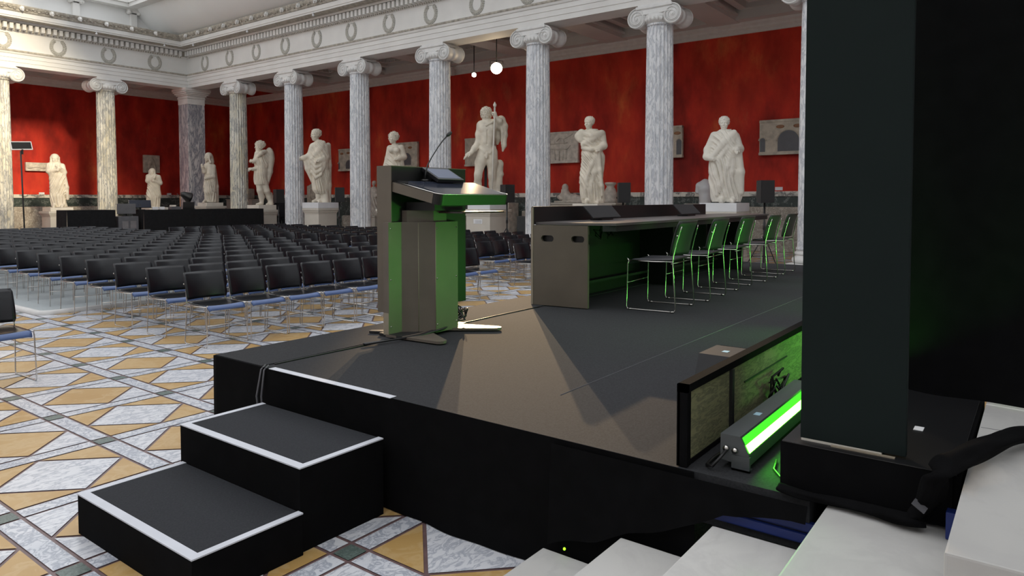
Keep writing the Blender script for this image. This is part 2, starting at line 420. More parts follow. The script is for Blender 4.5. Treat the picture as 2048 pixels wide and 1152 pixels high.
# wreaths carved on the frieze
def wreath_mesh():
    b = MB(); rnd = random.Random(3)
    rx, rz = .235, .275
    n = 26
    for i in range(n):
        t = PI/2+.62+(2*PI-1.24)*i/(n-1)
        for s in (-1, 0, 1):
            q = 1+s*.15
            c = (rx*q*math.cos(t), -.010-.012*(s == 0), rz*q*math.sin(t))
            ang = t+PI/2+(.55*s if math.sin(t) < 2 else 0)
            b.ball(c, (.056, .018, .024), 6, mat=Matrix.Rotation(-ang, 4, 'Y'))
    b.tube([(rx*math.cos(PI/2+.62+(2*PI-1.24)*i/24), 0, rz*math.sin(PI/2+.62+(2*PI-1.24)*i/24)) for i in range(25)], .012, 6)
    b.tube([(-.15, 0, .255), (0, -.005, .262), (.15, 0, .255)], .009, 5)
    return b.mesh('wreath', 'wreath')
WM = wreath_mesh()
y = 29.22
k = 0
while y > 0:
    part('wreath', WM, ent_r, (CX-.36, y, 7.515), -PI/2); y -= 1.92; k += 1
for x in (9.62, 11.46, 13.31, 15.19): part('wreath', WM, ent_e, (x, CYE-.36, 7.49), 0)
# lion-head spouts along the gutter
def lion_mesh():
    b = MB()
    b.ball((0, -.02, 0), (.075, .07, .085), 10); b.ball((0, -.09, -.035), (.04, .04, .035), 8)
    b.ball((-.05, -.03, .07), .025, 6); b.ball((.05, -.03, .07), .025, 6)
    b.ball((0, .02, 0), (.11, .05, .115), 10)
    b.prism([(-.03, -.1), (.03, -.1), (.02, -.05), (-.02, -.05)], -.13, -.06)
    b.v = [(x*.78, y*.78, z*.78) for x, y, z in b.v]
    return b.mesh('lion_head', 'white_stone')
LM = lion_mesh()
for i in range(16):
    part('lion_head', LM, ent_e, (9.05+.97*i if 9.05+.97*i < 15.6 else 15.4, CYE-1.16, 8.56), 0) if 9.05+.97*i < 15.7 else None
y = 29.3
while y > 6:
    part('lion_head', LM, ent_r, (CX-1.16, y, 8.56), -PI/2); y -= .97
# small bright lamps on the cornice edge
for i, (x, y) in enumerate([(12.6, CYE-1.0), (15.3, CYE-1.0)]):
    b = MB(); b.ball((0, 0, 0), .045, 8); b.cyl((0, 0, .03), (0, 0, .12), .015, 6)
    tag(b.build('cornice_bulb', 'paper', None, (x, y, 8.14)), ['small white bulb under the end cornice, beside the first wreath', 'small white bulb under the end cornice, near the room corner'][i], 'bulb')
for i, y in enumerate([29.0, 25.0, 20.9]):
    b = MB(); b.ball((0, 0, 0), .045, 8); b.cyl((0, 0, .03), (0, 0, .12), .015, 6)
    tag(b.build('cornice_bulb', 'paper', None, (CX-1.0, y, 8.14)), ['small white bulb under the long cornice, next to the room corner', 'small white bulb under the long cornice, second from the corner', 'small white bulb under the long cornice, third from the corner'][i], 'bulb')

# ---- aisle ceilings with beams and coffers, wall cornices
def aisle():
    b = MB()
    b.box((CX, YS, 7.62), (WX, WY, 7.75), 0)
    b.box((XS, CYE, 7.62), (CX, WY, 7.75), 0)
    struct(b.build('ceiling_aisle', 'coffer'))
    # beams over the long aisle
    ys = [CYE]+COLS_Y+[.3]
    for i, yc in enumerate(ys):
        b = MB(); w = .42
        b.box((CX+.30, yc-w, 7.0), (WX-.02, yc+w, 7.63))
        b.box((CX+.30, yc-w-.08, 7.12), (WX-.02, yc+w+.08, 7.2))
        struct(b.build('ceiling_beam', 'coffer'))
    for i in range(len(ys)-1):
        y1, y0 = ys[i]-.42, ys[i+1]+.42
        b = MB()
        x0, x1 = CX+.42, WX-.3
        for n, (m0, z) in enumerate([(.35, 7.30), (.62, 7.38), (.95, 7.46)]):
            a0, a1, c0, c1 = x0+m0*1.3, x1-m0*1.3, y0+m0, y1-m0
            if c1-c0 < .2: continue
            ww = .24 if n == 0 else .10
            for lo, hi in (((a0-ww, c0-ww, z), (a1+ww, c0, 7.62)), ((a0-ww, c1, z), (a1+ww, c1+ww, 7.62)), ((a0-ww, c0, z), (a0, c1, 7.62)), ((a1, c0, z), (a1+ww, c1, 7.62))):
                b.box(lo, hi)
            if n == 1:
                yy = c0
                while yy < c1: b.box((a0, yy, z), (a0+.03, yy+.06, z+.06)); b.box((a1-.03, yy, z), (a1, yy+.06, z+.06)); yy += .13
                xx = a0
                while xx < a1: b.box((xx, c0, z), (xx+.06, c0+.03, z+.06)); b.box((xx, c1-.03, z), (xx+.06, c1, z+.06)); xx += .13
        struct(b.build('ceiling_coffer', 'coffer'))
    # edge plates closing the coffer field along wall and colonnade
    b = MB(); b.box((CX+.30, YS, 7.0), (CX+.62, CYE, 7.63)); b.box((WX-.62, YS, 7.02), (WX, CYE, 7.63)); struct(b.build('ceiling_edge_right', 'coffer'))
    for xc in (17.0, 13.31, 9.57, 5.8):
        b = MB(); b.box((xc-.42, CYE+.30, 7.0), (xc+.42, WY-.02, 7.63)); struct(b.build('ceiling_beam', 'coffer'))
    b = MB(); b.box((XS, CYE+.30, 7.0), (CX, CYE+.62, 7.63)); b.box((XS, WY-.62, 7.02), (WX, WY, 7.63)); struct(b.build('ceiling_edge_end', 'coffer'))
    # wall cornices
    pr = [(0, 6.70), (.05, 6.71), (.06, 6.80), (.14, 6.84), (.16, 6.90), (.24, 6.95), (.26, 7.03), (0, 7.03)]
    B = MB(); V = []; n = len(pr)
    for u, z in pr: V += [(WX-u, YS, z), (WX-u, WY-u, z)]
    B.add(V, [((2*i), 2*((i+1) % n), 2*((i+1) % n)+1, 2*i+1) for i in range(n)]); struct(B.build('trim_4', 'aisle_cornice'))
    B = MB(); V = []
    for u, z in pr: V += [(XS, WY-u, z), (WX-u, WY-u, z)]
    B.add(V, [((2*i), 2*i+1, 2*((i+1) % n)+1, 2*((i+1) % n)) for i in range(n)]); struct(B.build('trim_5', 'aisle_cornice'))
aisle()

# ---- attic: cove over the long side, pilastered wall over the end, white edge beams
def attic():
    b = MB(); n = 10; V = []
    pts = [(16.75, 8.4)]
    for i in range(n+1):
        t = i/n
        pts.append((16.35-1.62*t-.10*math.sin(PI*t), 8.55+1.22*t-.16*math.sin(PI*t)))
    for x, z in pts: V += [(x, YS, z), (x, 31.6, z)]
    b.add(V, [(2*i, 2*i+1, 2*i+3, 2*i+2) for i in range(len(pts)-1)], 0, True)
    struct(b.build('ceiling_cove', 'cove'))
    b = MB(); b.box((XS, 31.5, 8.3), (16.9, 31.8, 9.9)); struct(b.build('wall_attic_end', 'cove'))
    b = MB(); b.box((14.35, YS, 9.74), (14.75, 31.9, 9.98), ch=.02); b.box((14.30, YS, 9.90), (14.6, 31.9, 10.05)); struct(b.build('trim_6', 'white_stone'))
    b = MB(); b.box((XS, 31.12, 9.72), (14.75, 31.55, 9.98), ch=.02); b.box((XS, 31.05, 9.90), (14.4, 31.4, 10.05)); struct(b.build('trim_7', 'white_stone'))
    for x in (10.05, 12.40, 14.66):
        r = bpy.data.objects.new('trim_8', None); COL.objects.link(r); r.location = (x, 31.42, 8.4); struct(r)
        b = MB(); b.box((-.13, -.1, 0), (.13, .1, 1.12), ch=.01); b.build('shaft', 'white_stone', r)
        b = MB()
        b.box((-.24, -.2, 1.26), (.24, .12, 1.33))
        for s in (-1, 1):
            b.cyl((s*.19, -.19, 1.19), (s*.19, .1, 1.19), .085, 14); b.cyl((s*.19, -.21, 1.19), (s*.19, -.19, 1.19), .03, 8)
        b.box((-.19, -.18, 1.17), (.19, .1, 1.26)); b.build('capital', 'white_stone', r)
attic()
# far sides of the hall, outside the photo's frame, so that daylight falls only through the roof
wall_box('wall_left', (XS-.3, YS, 0), (XS, WY+.3, 10.0), 'cove')
wall_box('wall_back', (XS, YS-.3, 0), (WX+.3, YS, 14.4), 'cove')  # raised above the other walls to block the low sun
b = MB(); b.box((14.6, YS-.3, 9.95), (WX+.4, WY+.4, 10.1)); b.box((XS-.3, 31.4, 9.95), (14.6, WY+.4, 10.1)); struct(b.build('ceiling_roof', 'cove'))

# ---- columns
def fluted_shaft(mat):
    b = MB(); n = 22; sub = 8; N = n*sub
    def rad(t, z): 
        q = (t/(2*PI)*n) % 1.0
        return 1-.125*math.sqrt(max(0, 1-((q-.5)/.43)**2)) if abs(q-.5) < .43 else 1.0
    prof = []
    z0, z1 = .46, 6.06
    for i in range(13):
        t = i/12; prof.append((.372-.035*t**1.6, z0+(z1-z0)*t))
    V = []; F = []
    for r, z in prof:
        for k in range(N):
            t = 2*PI*k/N; q = r*rad(t, z); V.append((q*math.cos(t), q*math.sin(t), z))
    m = len(prof)
    for i in range(m-1):
        for k in range(N): F.append((i*N+k, i*N+(k+1) % N, (i+1)*N+(k+1) % N, (i+1)*N+k))
    b.add(V, F, 0, True)
    b.lathe([(.40, .42), (.40, .46), (.372, .49)], 32); b.lathe([(.337, 6.02), (.352, 6.04), (.352, 6.075), (.33, 6.09)], 32)
    me = b.mesh('shaft', mat)
    return me
def base_mesh():
    b = MB()
    b.box((-.50, -.50, 0), (.50, .50, .12), ch=.008)
    prof = []
    def torus(zc, r, h):
        for i in range(7):
            a = -PI/2+PI*i/6; prof.append((r+h*math.cos(a), zc+h*math.sin(a)))
    torus(.19, .42, .07); prof.append((.415, .28)); prof.append((.39, .30)); torus(.345, .39, .038); prof.append((.39, .40)); prof.append((.385, .43))
    b.lathe(prof, 40)
    return b.mesh('base', 'capital')
def capital_mesh():
    """front faces look along -y; bolsters run along y"""
    b = MB(); zc = 6.225; R0 = .245; hx = .49; dy = .36
    for s in (-1, 1):
        # bolster: waisted roll
        V = []; F = []; n = 24; ys = [-dy, -dy+.03, -.26, -.16, -.07, -.055, 0, .055, .07, .16, .26, dy-.03, dy]
        rr = [R0, R0, R0*.97, R0*.84, R0*.78, R0*.83, R0*.84, R0*.83, R0*.78, R0*.84, R0*.97, R0, R0]
        for yy, r in zip(ys, rr):
            for k in range(n): V.append((s*hx+r*math.cos(2*PI*k/n), yy, zc+r*math.sin(2*PI*k/n)))
        for i in range(len(ys)-1):
            for k in range(n): F.append((i*n+k, (i+1)*n+k, (i+1)*n+(k+1) % n, i*n+(k+1) % n))
        F.append(tuple(range(n))); F.append(tuple((len(ys)-1)*n+k for k in range(n-1, -1, -1)))
        b.add(V, F, 0, True)
        # spiral fillets on both faces
        for f in (-1, 1):
            pts = []; turns = 2.6; m = 54
            for i in range(m+1):
                t = i/m; a = PI/2 + s*(-1)*2*PI*turns*t; r = (R0-.015)*(1-t)**.9+.03
                pts.append((s*hx+r*math.cos(a), f*(dy+.008), zc+r*math.sin(a)))
            b.tube(pts, [.02-.010*i/m for i in range(m+1)], 6)
            b.ball((s*hx, f*(dy+.01), zc), (.04, .025, .04), 8)
    # canalis between the volutes, slightly sagging, with its fillets
    for f in (-1, 1):
        V = []; F = []; n = 12
        for i in range(n+1):
            x = -hx+2*hx*i/n; sag = .035*(1-(x/hx)**2)
            for yy, z in ((f*(dy-.0), zc+.10-sag), (f*(dy-.0), zc+.235-sag*.3), (f*.1, zc+.235), (f*.1, zc+.05)): V.append((x, yy, z))
        for i in range(n):
            for k in range(4):
                q = (i*4+k, i*4+(k+1) % 4, (i+1)*4+(k+1) % 4, (i+1)*4+k); F.append(q if f < 0 else q[::-1])
        b.add(V, F, 0, False)
        for zo in (.115, .232):
            b.tube([(-hx+2*hx*i/12, f*(dy+.004), zc+zo-(.035 if zo < .2 else .012)*(1-((-hx+2*hx*i/12)/hx)**2)) for i in range(13)], .016, 6)
    # eggs round the echinus
    b.lathe([(.33, 6.06), (.40, 6.12), (.43, 6.22), (.40, 6.32), (.3, 6.38)], 36)
    for k in range(24): 
        a = 2*PI*k/24; b.ball((.415*math.cos(a), .415*math.sin(a), 6.17), (.045, .045, .065), 7)
    b.box((-.50, -.40, zc+.225), (.50, .40, zc+.30), ch=.02); b.box((-.46, -.36, zc+.29), (.46, .36, ARCH))
    return b.mesh('capital', 'capital')
SH_W, SH_C, BASE, CAP = fluted_shaft('shaft_white'), fluted_shaft('shaft_cream_sun'), base_mesh(), capital_mesh()
def column(x, y, rz, shaft, label):
    t = thing('ionic_column', label, 'column', (x, y, 0), rz, 'fluted marble columns round the hall')
    part('base', BASE, t); part('shaft', shaft, t); part('capital', CAP, t)
lab = ['fluted marble column beside the square corner pier, cream shaft', 'fluted marble column between the cuirassed statue and the toga statue reaching forward', 'fluted marble column between the toga statue and the half-hidden woman statue',
       'fluted marble column behind the lectern microphone', 'fluted marble column between the nude statue and the draped woman statue', 'fluted marble column between the two draped statues behind the long desk', 'fluted marble column half hidden by the dark slate panel']
for i, (y, l) in enumerate(zip(COLS_Y, lab)): column(CX, y, -PI/2, SH_C if i == 0 else SH_W, l)
column(COLS_X[0], CYE, 0, SH_C, 'sun-tinted fluted marble column between the two veiled statues')
column(COLS_X[1], CYE, 0, SH_C, 'cream fluted marble column at the photo\'s left edge, beside the panel on a stand')
t = thing('square_pier', 'square unfluted corner pier of grey-veined marble where the colonnades meet', 'pillar', (CX, CYE, 0))
b = MB(); b.box((-.40, -.40, .3), (.40, .40, 5.86), ch=.01); b.build('shaft', 'pier', t)
b = MB(); b.box((-.48, -.48, 0), (.48, .48, .18)); b.box((-.44, -.44, .18), (.44, .44, .3), ch=.03); b.build('base', 'pedestal', t)
b = MB()
for z0, z1, h in ((5.86, 6.12, .41), (6.12, 6.16, .44), (6.16, 6.24, .42), (6.24, 6.30, .47), (6.30, 6.37, .52), (6.37, 6.44, .57), (6.44, ARCH, .60)): b.box((-h, -h, z0), (h, h, z1), ch=.012)
b.build('capital', 'aisle_cornice', t)

# ------------------------------------------------------------------ stage
SX0, SX1, SY0, SY1, SZ = 2.435, 11.2, 0.60, 4.235, 0.58
def skirt(path, z0, z1, amp=.012, freq=9.0, seed=0, out=1.0, hem=0.0, mi=0, B=None):
    """cloth hanging along a ground path, gently folded; out = side of the folds"""
    rnd = random.Random(seed); B = B or MB()
    pts = []
    for (xa, ya), (xb, yb) in zip(path[:-1], path[1:]):
        L = math.hypot(xb-xa, yb-ya); n = max(4, int(L/.035))
        nx, ny = (yb-ya)/L, -(xb-xa)/L
        for i in range(n+(1 if (xb, yb) == path[-1] else 0)): pts.append((xa+(xb-xa)*i/n, ya+(yb-ya)*i/n, nx, ny))
    ph = [rnd.uniform(0, 6.28) for _ in range(4)]; V = []; m = 9
    s = 0
    for i, (x, y, nx, ny) in enumerate(pts):
        s = i*.035
        w = math.sin(freq*s+ph[0])*.5+math.sin(freq*.43*s+ph[1])*.5+.35*math.sin(freq*2.1*s+ph[2])
        for k in range(m):
            t = k/(m-1); d = out*amp*(w+.6)*(t**.8)
            z = z1+(z0-z1)*t + (hem*math.sin(3.1*s+ph[3])*t if hem else 0)
            V.append((x+nx*d, y+ny*d, max(z, .004)))
    F = [(i*m+k, i*m+k+1, (i+1)*m+k+1, (i+1)*m+k) for i in range(len(pts)-1) for k in range(m-1)]
    B.add(V, F, mi, True)
    return B
stage = thing('stage', 'low black carpeted stage with black cloth skirts below the colonnade', 'stage', (0, 0, 0))
b = MB(); b.box((SX0+.01, SY0, .40), (SX1, SY1-.01, SZ), 0); b.build('deck', 'carpet', stage)
b = MB()   # front carpet strip laid along the audience edge, with its raised seam
b.box((SX0+.01, 3.72, SZ), (SX1, SY1-.008, SZ+.006)); b.build('carpet_strip', 'carpet', stage)
b = MB()
for xa, xb in ((2.52, 3.46), (4.26, 5.38)):
    b = MB(); b.tube([(xa+(xb-xa)*i/30, 3.71+.018*math.sin((xa+(xb-xa)*i/30)*1.7)+.008*math.sin((xa+(xb-xa)*i/30)*5.3), SZ+.004) for i in range(31)], .0045, 6); b.build('carpet_seam', 'black_plastic', stage)
b = MB()
for (x0, y0), (x1, y1) in (((3.0, 1.95), (10.8, 1.95)),):
    b.tube([(x0, y0, SZ+.0005), (x1, y1, SZ+.0005)], .0022, 4)
b.build('carpet_joint', 'grey_case', stage)
b = skirt([(SX1, SY1), (SX0, SY1), (SX0, 1.0)], .004, SZ+.002, amp=.014, seed=4, out=-1)
b.build('skirt', 'drape', stage)
b = skirt([(SX1, SY0), (SX1, SY1)], .004, SZ, amp=.01, seed=6, out=1); b.build('skirt', 'drape', stage)
b = MB(); b.box((SX0-.003, 2.60, SZ+.001), (SX0+.042, 3.63, SZ+.0035)); b.build('edge_tape', 'tape', stage)
for i, yy in enumerate((3.67, 3.70)):
    b = MB(); b.tube([(2.46, yy, SZ+.012), (2.428, yy, SZ-.01), (2.40-.012*i, yy-.01, .42), (2.408, yy-.02, .2), (2.40, yy-.02, .02)], .006, 6)
    b.build('cable', 'grey_case', stage)

def step_box(name, label, x0, x1, z1, y0, y1):
    t = thing(name, label, 'step', (0, 0, 0))
    b = MB(); b.box((x0, y0, 0.0), (x1, y1, z1-.004), ch=.003); b.build('body', 'drape', t)
    b = MB(); b.box((x0+.004, y0+.004, z1-.004), (x1-.004, y1-.004, z1)); b.build('tread', 'step_carpet', t)
    w = .042; z = z1+.002
    b = MB()
    b.box((x0-.002, y0-.002, z1-.004), (x0+w, y1+.002, z)); b.box((x0+w, y0-.002, z1-.004), (x1, y0+w*.8, z)); b.box((x0+w, y1-w*.8, z1-.004), (x1, y1+.002, z))
    b.build('edge_tape', 'tape', t)
step_box('stage_step', 'lower black step edged with white tape, standing on the mosaic floor', 1.388, 1.90, .19, 2.593, 3.62)
step_box('stage_step', 'upper black step edged with white tape, against the stage', 1.902, 2.398, .385, 2.615, 3.645)

# board along the rear of the stage
t = thing('plywood_board', 'low green-lit plywood board edged with black tape along the stage', 'board', (0, 0, 0))
def board(x0, x1, y0, y1, z0, z1):
    b = MB(); b.box((x0, y0, z0), (x1, y1, z1)); b.build('board', 'plywood', t)
board(2.47, 4.9, 1.045, 1.068, SZ+.004, .884)
b = MB(); b.box((2.455, 1.036, SZ+.003), (2.472, 1.078, .892)); b.box((2.455, 1.036, .862), (4.9, 1.078, .892)); b.box((2.47, 1.040, SZ+.003), (4.9, 1.0455, SZ+.02)); 
b.box((2.472, 1.041, SZ), (2.50, 1.0455, .87)); b.box((2.455, 1.066, SZ+.003), (4.9, 1.074, .88)); b.build('tape_edging', 'drape', t)
b = MB(); b.box((2.915, 1.030, SZ+.03), (2.937, 1.0455, .86)); b.build('bracket', 'dark_metal', t)
b = MB(); b.box((3.1, 1.041, .765), (3.75, 1.0455, .772)); b.build('crack', 'black_tape', t)

def batten(x0, label):
    t = thing('led_batten', label, 'stage light', (x0, .865, SZ+.003))
    L = .98
    # cross-section in (y, z): light face slants towards -y
    sec = [(.078, .03), (.078, .125), (.005, .125), (-.028, .062), (-.028, .02), (.0, .02)]
    b = MB(); n = len(sec)
    V = [(0, y, z) for y, z in sec]+[(L, y, z) for y, z in sec]
    b.add(V, [tuple(range(n-1, -1, -1)), tuple(range(n, 2*n))]+[(i, (i+1) % n, n+(i+1) % n, n+i) for i in range(n)])
    b.build('housing', 'batten_body', t)
    e = .0035
    def strip(a, c, nm, m):
        A = (.004+(-.0275)*a-e, .119-.052*a); C = (.004+(-.0275)*c-e, .119-.052*c); bb = MB()
        bb.add([(.012, *A), (L-.012, *A), (L-.012, *C), (.012, *C)], [(0, 1, 2, 3), (3, 2, 1, 0)]); bb.build(nm, m, t)
    strip(0, .48, 'diffuser', 'led_dim'); strip(.48, 1, 'led_strip', 'led_green')
    for xx in (.0, L-.02):
        b = MB(); b.box((xx-.004, -.032, 0), (xx+.008, .035, .055)); b.box((xx-.004, -.032, 0), (xx+.03, .035, .006)); b.build('bracket', 'batten_body', t)
    b = MB(); b.cyl((-.012, .055, .075), (0, .055, .075), .011, 8); b.cyl((-.012, .022, .072), (0, .022, .072), .011, 8); b.build('connector', 'steel', t)
    b = MB(); b.box((.30, .03, .125), (.34, .055, .1262)); b.build('label_sticker', 'sticker', t)
    return t
batten(2.545, 'long LED batten glowing green on the platform behind the plywood board')
batten(4.95, 'second green LED batten farther along behind the dark slate panel')
b = MB(); b.tube([(2.54, .915, .655), (2.50, .93, .63), (2.485, .95, .60), (2.52, .985, .588), (2.60, .99, .588), (2.75, .985, .588)], .006, 6)
tag(b.build('power_cable', 'black_plastic'), 'black cable looping from the end of the green LED batten', 'cable')
for i, (dx, l) in enumerate([(0, 'black cable lying on the platform, nearer the green LED batten'), (.03, 'black cable lying on the platform, nearer the draped plinth')]):
    b = MB(); b.tube([(2.72+dx, .79-dx, .588), (2.62+dx, .77-dx, .588), (2.55+dx, .72-dx*.6, .588), (2.47+dx*.3, .66-dx*.3, .588)], .005, 6)
    tag(b.build('power_cable', 'black_plastic'), l, 'cable')
b = MB()
rnd = random.Random(5)
pp = [Vector((3.45+rnd.uniform(-.12, .12), .99+rnd.uniform(-.02, .03), .60+.16*rnd.random())) for _ in range(26)]
b.tube(pp, .006, 6); tag(b.build('cable_coil', 'black_plastic'), 'tangle of black cable between the plywood board and the LED batten', 'cable')

# stage monitor wedge behind the board
t = thing('stage_monitor', 'black wedge-shaped stage monitor lying behind the plywood board', 'speaker', (3.33, 1.20, SZ+.003), 0)
b = MB(); sec = [(-.14, 0), (.36, 0), (.36, .12), (.22, .24), (-.02, .24)]
V = [(x, -.115, z) for x, z in sec]+[(x, .14, z) for x, z in sec]; n = len(sec)
b.add(V, [tuple(range(n)), tuple(range(2*n-1, n-1, -1))]+[(i, n+i, n+(i+1) % n, (i+1) % n) for i in range(n)])
b.build('cabinet', 'speaker', t)
b = MB(); b.box((.07, .03, .2402), (.11, .06, .241)); b.build('label_sticker', 'sticker', t)
b = MB(); b.add([(.357, -.10, .125), (.357, .125, .125), (.223, .125, .236), (.223, -.10, .236)], [(0, 1, 2, 3)]); b.build('grille', 'black_plastic', t, loc=(.004, 0, .004))

# draped plinth, tall panel, curtain
t = thing('draped_plinth', 'low plinth under black cloth carrying the dark slate panel', 'plinth', (0, 0, 0))
b = MB(); b.box((2.475, .178, SZ+.002), (3.55, .70, .748), ch=.012); b.build('body', 'drape', t)
b = skirt([(2.472, .20), (2.472, .705), (2.75, .705)][::-1], .584, .749, amp=.010, seed=9, out=1, hem=.004); b.build('cloth', 'drape', t)
b = MB(); b.box((2.47, .19, .749), (3.54, .70, .753), ch=.002); b.build('top', 'black_plastic', t)
t = thing('slate_panel', 'tall dark slate-green panel standing upright on the draped plinth', 'panel', (0, 0, 0))
b = MB(); b.box((2.518, .331, .760), (2.545, .652, 3.6), ch=.003); b.build('panel', 'panel', t)
b = MB(); b.box((2.514, .40, .753), (2.544, .648, .7595)); b.build('pale_edge', 'wood', t).active_material = M['pedestal']
b = MB(); b.box((2.500, .36, .753), (2.512, .55, .757)); b.build('lip', 'taupe_edge', t)
b = MB(); b.box((2.86, .325, .7535), (2.91, .355, .7555)); tag(b.build('tape_scrap', 'paper'), 'scrap of white tape on the dark plinth beside the slate panel', 'tape')
t = thing('black_curtain', 'tall black curtain hanging behind the slate panel above the marble stairs', 'curtain', (0, 0, 0))
b = skirt([(3.47, .86), (3.47, -1.6)], .752, 4.6, amp=.05, freq=8, seed=11, out=1); b.build('curtain', 'drape', t)
b = MB(); b.cyl((3.47, .9, 4.6), (3.47, -1.7, 4.6), .03, 10); b.build('curtain_rod', 'dark_metal', t)

# marble stairs
nos = [(1.645, .12), (1.28, .27), (.915, .42), (.545, .575), (.17, .742)]
for i, (yn, z) in enumerate(nos):
    b = MB(); x0 = 1.93 if i == 4 else 1.6; x1 = 4.2 if i == 4 else (2.40 if i < 3 else 3.6)
    yb = -1.8 if i == 4 else nos[i+1][0]
    b.box((x0, yb, 0), (x1, yn, z), ch=.006)
    o = b.build('marble_step', 'stair')
    tag(o, ['marble stair step lowest on the stair, white and beside the mosaic floor', 'second white marble stair step up from the mosaic floor', 'third white marble stair step, below the blue trestle bar', 'fourth white marble stair step, broad, below the draped plinth', 'topmost white marble stair step crossed by black cloth'][i], 'step')
# joint between slabs on the top tread
b = MB(); b.box((3.08, -1.4, .7419), (3.084, .165, .7425)); struct(b.build('trim_9', 'grey_case'))

# blue trestle bars under the stage edge
for i, (x, z, y0, y1, l) in enumerate([(2.452, .483, .555, .90, 'blue steel trestle bar under the stage cloth, upper of two'), (2.440, .447, .555, .93, 'blue steel trestle bar just above the third marble step, lower of two')]):
    b = MB(); b.box((x-.012, y0, z-.016), (x+.012, y1, z+.016), ch=.005)
    tag(b.build('trestle_bar', 'blue'), l, 'bar')
b = MB(); b.box((2.53, .178, .590), (2.57, .215, .70), ch=.01) if False else b.box((2.40, .176, .577), (2.44, .21, .66), ch=.006); tag(b.build('trestle_post', 'blue'), 'blue steel trestle post beside the top marble step', 'post')

def cloth_bundle(name, path, rad, label, seed, mat='drape', flat=.6):
    rnd = random.Random(seed); b = MB(); n = 16
    P = [Vector(p) for p in path]; pts = []; rr = []
    m = len(P)-1
    for i in range(m*8+1):
        t = i/8; k = min(int(t), m-1); f = t-k
        p0, p1, p2, p3 = P[max(k-1, 0)], P[k], P[k+1], P[min(k+2, m)]
        pts.append(.5*((2*p1)+(-p0+p2)*f+(2*p0-5*p1+4*p2-p3)*f*f+(-p0+3*p1-3*p2+p3)*f**3))
        rr.append(rad[k]+(rad[k+1]-rad[k])*f)
    V = []; F = []; up = Vector((0, 0, 1))
    for i, p in enumerate(pts):
        d = (pts[min(i+1, len(pts)-1)]-pts[max(i-1, 0)]).normalized()
        a = (up-d*up.dot(d)).normalized(); c = d.cross(a)
        for k in range(n):
            t = 2*PI*k/n
            q = rr[i]*(1+.16*math.sin(3*t+i*.35+seed)+.10*math.sin(5*t-i*.22))
            V.append(p+c*math.cos(t)*q+a*math.sin(t)*q*flat)
    for i in range(len(pts)-1):
        for k in range(n): F.append((i*n+k, i*n+(k+1) % n, (i+1)*n+(k+1) % n, (i+1)*n+k))
    F.append(tuple(range(n-1, -1, -1))); F.append(tuple((len(pts)-1)*n+k for k in range(n)))
    b.add(V, F, 0, True)
    return tag(b.build(name, mat), label, 'cloth')
cloth_bundle('cloth_roll', [(2.43, .30, .61), (2.425, .262, .66), (2.37, .222, .785), (2.52, .182, .792), (2.73, .112, .79), (2.92, .035, .785), (3.05, -.10, .78)], [.03, .035, .036, .040, .038, .036, .034], 'twisted black cloth roll lying across the top marble step', 1)
cloth_bundle('cloth_heap', [(2.44, .70, .60), (2.43, .60, .597), (2.44, .48, .596), (2.43, .39, .602), (2.41, .31, .605), (2.43, .27, .60)], [.02, .022, .022, .026, .032, .02], 'bunched black cloth lying along the back of the fourth marble step', 2)
b = MB(); b.box((-.012, -.02, -.002), (.012, .02, .002), mat=T(2.385, .275, .665) @ Rx(R(35)) @ Ry(R(-30)))
tag(b.build('tape_scrap', 'grey_case'), 'strip of grey tape round the bunched black cloth', 'tape')
# loose corner of stage cloth hanging over the second to fourth steps
b = MB(); V = []; n = 22; m = 10
for i in range(n+1):
    t = i/n; y = 1.62-1.02*t
    zt = .565; zb = np.interp(y, [.60, .64, .72, .90, .93, 1.0, 1.26, 1.285, 1.4, 1.63], [.52, .515, .49, .47, .43, .39, .285, .27, .22, .14])+.008*math.sin(23*t)
    for k in range(m+1):
        s = k/m
        V.append((2.418-.018*s-.008*math.sin(19*t+2*s)*s, y, zt+(zb-zt)*s))
b.add(V, [(i*(m+1)+k, i*(m+1)+k+1, (i+1)*(m+1)+k+1, (i+1)*(m+1)+k) for i in range(n) for k in range(m)], 0, True)
b.build('skirt_corner', 'drape', stage)
b = MB(); b.ball((0, 0, 0), .006, 8); tag(b.build('indicator_light', emit('green_indicator', (.35, 1, .02), 2.0), None, (2.385, 1.53, .155)), 'tiny green indicator light at the foot of the stage cloth', 'light')

